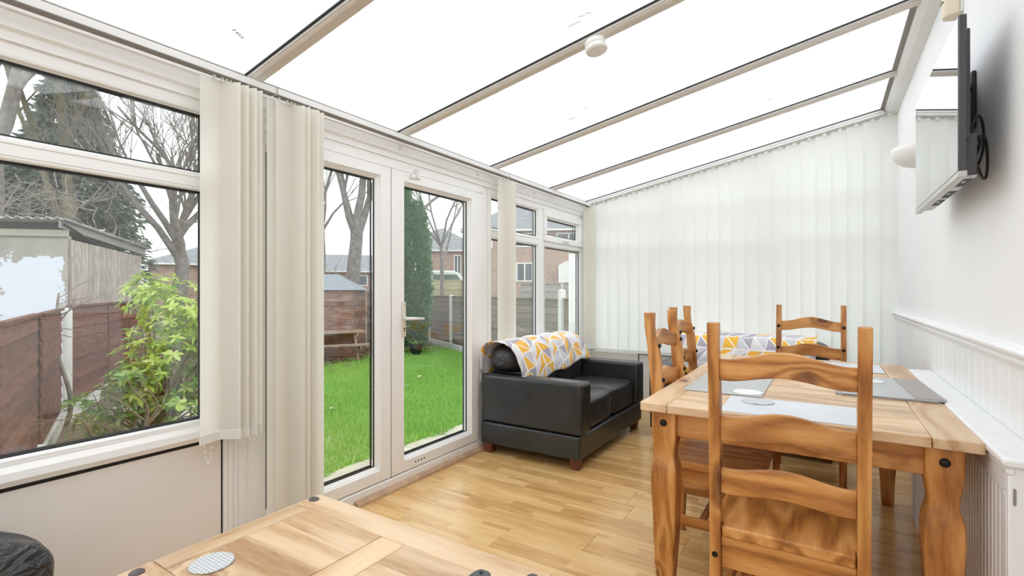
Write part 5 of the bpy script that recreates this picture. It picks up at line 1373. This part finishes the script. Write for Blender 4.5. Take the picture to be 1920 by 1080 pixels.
# conifers
def conifer(loc, label, prof, n, seed, mat, L, droop, name='conifer', trunk=0.12):
    t = thing(name, loc, label, 'tree'); rr = random.Random(seed); mb = MB()
    H = prof[-1][1]
    def rad(z):
        for (r0, z0), (r1, z1) in zip(prof[:-1], prof[1:]):
            if z0 <= z <= z1: return r0 + (r1 - r0) * (z - z0) / max(1e-6, z1 - z0)
        return 0.02
    k = 0
    while k < n:
        z = rr.uniform(prof[0][1], H); rm = rad(z)
        if rr.random() > (rm / max(p[0] for p in prof)) ** 0.8 + 0.08: continue
        a = rr.uniform(0, 2 * PI); lump = 1 + 0.16 * math.sin(a * 5 + z * 3) + 0.10 * math.sin(a * 9 - z * 6)
        rr_ = rm * lump * math.sqrt(rr.uniform(0.25, 1.0))
        p = Vector((rr_ * math.cos(a), rr_ * math.sin(a), z)); d = Vector((math.cos(a), math.sin(a), droop + rr.gauss(0, 0.35)))
        leafquad(mb, p, d + Vector((rr.gauss(0, 0.3), rr.gauss(0, 0.3), 0)), Vector((0, 0, 1)) + Vector((rr.gauss(0, 0.5), rr.gauss(0, 0.5), 0)), L * rr.uniform(0.6, 1.3), L * 0.2); k += 1
    obj('foliage', mb, mat, t, kind='stuff')
    obj('trunk', MB().tube([(0, 0, 0), (0, 0, H * 0.5), (0, 0, H * 0.95)], [trunk, trunk * 0.7, 0.02], 8), BARK, t)
    return t
conifer((-19.0, 5.3, GZ), 'large blue-green conifer in the left window', [(1.2, 0.4), (1.75, 2.0), (1.5, 4.2), (0.95, 6.2), (0.45, 7.8), (0.1, 8.6)], 24000, 2, LEAF_CON, 0.26, -0.3, trunk=0.25)
conifer((-19.6, 3.2, GZ), 'dark conifer behind the forked trunks at the far left', [(1.4, 0.4), (1.8, 2.5), (1.5, 4.2), (0.8, 5.4), (0.1, 6.6)], 18000, 3, LEAF_CON, 0.26, -0.3, trunk=0.25)
conifer((-9.85, 10.42, GZ), 'columnar green cypress seen through the right glazed door', [(0.18, 0.15), (0.30, 0.9), (0.33, 2.2), (0.29, 3.2), (0.17, 3.95), (0.03, 4.3)], 8000, 5, LEAF_CY, 0.16, 0.7, 'cypress', 0.06)
conifer((-10.25, 10.22, GZ), 'taller cypress at the left edge of the right glazed door', [(0.15, 0.15), (0.22, 0.9), (0.25, 2.4), (0.22, 3.8), (0.15, 4.6), (0.03, 5.2)], 6000, 6, LEAF_CY, 0.16, 0.7, 'cypress', 0.06)

# ---- houses beyond
def house(name, loc, rot, w, d, he, hr, label, wins, hip=0.3, chim=None):
    t = thing(name, loc, label, 'house', None, rot)
    obj('brick_wall', MB().box(-w / 2, w / 2, 0, d, 0, he), BRICK, t, origin=(0, 0, 0))
    k = hip * d
    rf = MB().add([(-w/2-0.3, -0.3, he-0.05), (w/2+0.3, -0.3, he-0.05), (w/2+0.3, d+0.3, he-0.05), (-w/2-0.3, d+0.3, he-0.05), (-w/2-0.3, -0.3, he+0.07), (w/2+0.3, -0.3, he+0.07), (w/2+0.3, d+0.3, he+0.07), (-w/2-0.3, d+0.3, he+0.07), (-w/2+k, d/2, hr), (w/2-k, d/2, hr)], [(3, 2, 1, 0), (0, 1, 5, 4), (1, 2, 6, 5), (2, 3, 7, 6), (3, 0, 4, 7), (4, 5, 9, 8), (5, 6, 9), (6, 7, 8, 9), (7, 4, 8)])
    obj('roof', rf, SLATE, t)
    obj('gutter', MB().box(-w / 2 - 0.35, w / 2 + 0.35, -0.42, -0.28, he - 0.08, he + 0.04), WHITEPL, t)
    for (x, z, ww, wh) in wins:
        f = MB().box(x - ww / 2, x + ww / 2, -0.06, 0.05, z, z + 0.09).box(x - ww / 2, x + ww / 2, -0.06, 0.05, z + wh - 0.09, z + wh)
        for q in (x - ww / 2, x - 0.04, x + ww / 2 - 0.09): f.box(q, q + 0.09, -0.06, 0.05, z + 0.09, z + wh - 0.09)
        fo = obj('window', f, WHITEPL, t); q = fo.location
        obj('pane', MB().box(x - ww / 2 + 0.05 - q[0], x + ww / 2 - 0.05 - q[0], -0.03 - q[1], 0.0 - q[1], z + 0.05 - q[2], z + wh - 0.05 - q[2]), DGLASS, fo)
    if chim:
        for x in chim:
            c = obj('chimney', MB().box(x - 0.45, x + 0.45, d / 2 - 0.35, d / 2 + 0.35, hr - 0.8, hr + 1.0), BRICK, t, origin=(x, d / 2, hr))
            for e in (-0.22, 0.22): obj('chimney_pot', MB().lathe([(0.12, 1.0), (0.10, 1.4)], 10, (e, 0, 0)), BOARDP, c)
    return t
HG = GZ
h1 = house('brick_house', (-16.4, 30.9, HG), math.radians(27), 12.5, 8.0, 6.1, 9.0, 'red brick house with slate roof behind the right window', [(-1.9, 4.9, 1.5, 1.0), (-1.9, 2.45, 1.2, 1.35), (1.2, 4.85, 1.7, 1.05), (4.2, 2.3, 1.3, 1.4), (-4.8, 4.85, 1.2, 1.0)], 0.5, [-1.2])
bay = obj('white_porch', MB().prism([(0.5, 0), (1.6, 0), (1.6, 3.55), (1.05, 3.85), (0.5, 3.55)], -1.0, 0.0, 1), WHITEPL, h1)
h2 = house('brick_house', (-31.0, 35.5, HG), math.radians(35), 8.5, 8.0, 5.6, 8.2, 'brick house with hipped grey roof behind the cypress', [(1.9, 3.3, 0.7, 1.9), (3.35, 4.1, 1.1, 1.4), (-1.5, 3.6, 1.2, 1.2)], 0.5, None)
h3 = house('brick_house', (-33, 17.5, HG), math.radians(62), 9.0, 7.0, 3.5, 5.0, 'distant low house behind the bare tree and shrub', [(-1.2, 2.2, 1.4, 0.8), (1.4, 2.2, 1.4, 0.8)], 0.4, None)
h4 = house('brick_house', (-33, 27.0, HG), math.radians(48), 10.0, 7.0, 3.4, 5.0, 'distant house behind the trees in the left glazed door', [(-2.2, 2.2, 1.6, 0.9), (0.6, 2.2, 1.6, 0.9), (3.0, 2.3, 1.2, 0.9)], 0.4, None)
# van parked behind the fence
obj('driveway', MB().box(-3.5, 3.5, -1.6, 1.6, -0.6, 0).xf(Matrix.Translation((-17.3, 20.2, -0.05)) @ Matrix.Rotation(math.radians(38), 4, 'Z')), CONC, kind='structure')
vn = thing('van', (-17.2, 20.1, -0.05), 'pale van parked beyond the fence right of the cypress', 'van', None, math.radians(38))
body = [(-2.3, 0.35), (2.2, 0.35), (2.3, 1.15), (1.5, 1.35), (0.9, 2.15), (0.6, 2.28), (-2.1, 2.30), (-2.3, 2.15)]
obj('body', MB().prism(body, -0.9, 0.9, 1), CARB, vn, bevel=0.08, segs=2)
obj('side_window', MB().prism([(-1.9, 1.5), (-0.6, 1.5), (-0.6, 2.08), (-1.85, 2.08)], -0.915, -0.90, 1), CARG, vn); obj('side_window', MB().prism([(-0.45, 1.5), (1.2, 1.5), (0.75, 2.08), (-0.45, 2.08)], -0.915, -0.90, 1), CARG, vn)
for x in (-1.45, 1.45):
    for y in (-0.82, 0.82): obj('wheel', MB().lathe([(0.32, -0.1), (0.34, -0.06), (0.34, 0.06), (0.32, 0.1)], 18, (x, y, 0.34), axis=1), GASKET, vn)
# white corner post of the neighbouring porch, just outside the right window
np_ = thing('porch_post', (-2.66, 5.66, GZ), 'white porch post standing outside the right end of the right window', 'post')
obj('shaft', B(-0.07, 0.07, -0.07, 0.07, 0, 2.24), PVC, np_, bevel=0.01); obj('cap', B(-0.074, 0.074, -0.074, 0.074, 2.24, 2.30), IVORY, np_, bevel=0.01)


# repeats share a group
GROUPS = {'dining_chair': 'pine ladder-back dining chairs', 'vertical_blind': 'vertical blinds of the room', 'leather_sofa': 'matching black leather sofas', 'throw_blanket': 'matching patterned throws', 'coaster': 'round coasters on the tables',
          'garden_fence': 'fence panels around the garden', 'fence_post': 'concrete posts between the fence panels', 'bare_tree': 'bare winter trees beyond the garden', 'conifer': 'conifers behind the outhouse', 'cypress': 'cypresses by the right-hand fence',
          'brick_house': 'brick houses beyond the garden', 'bare_hedge': 'twiggy hedges beyond the garden', 'gravel_board': 'concrete kerbs under the fences', 'placemat': 'placemats on the dining table'}
for o in list(SC.objects):
    st_ = o.name.split('.')[0]
    if o.parent is None and st_ in GROUPS and not o.get('group'): o['group'] = GROUPS[st_]
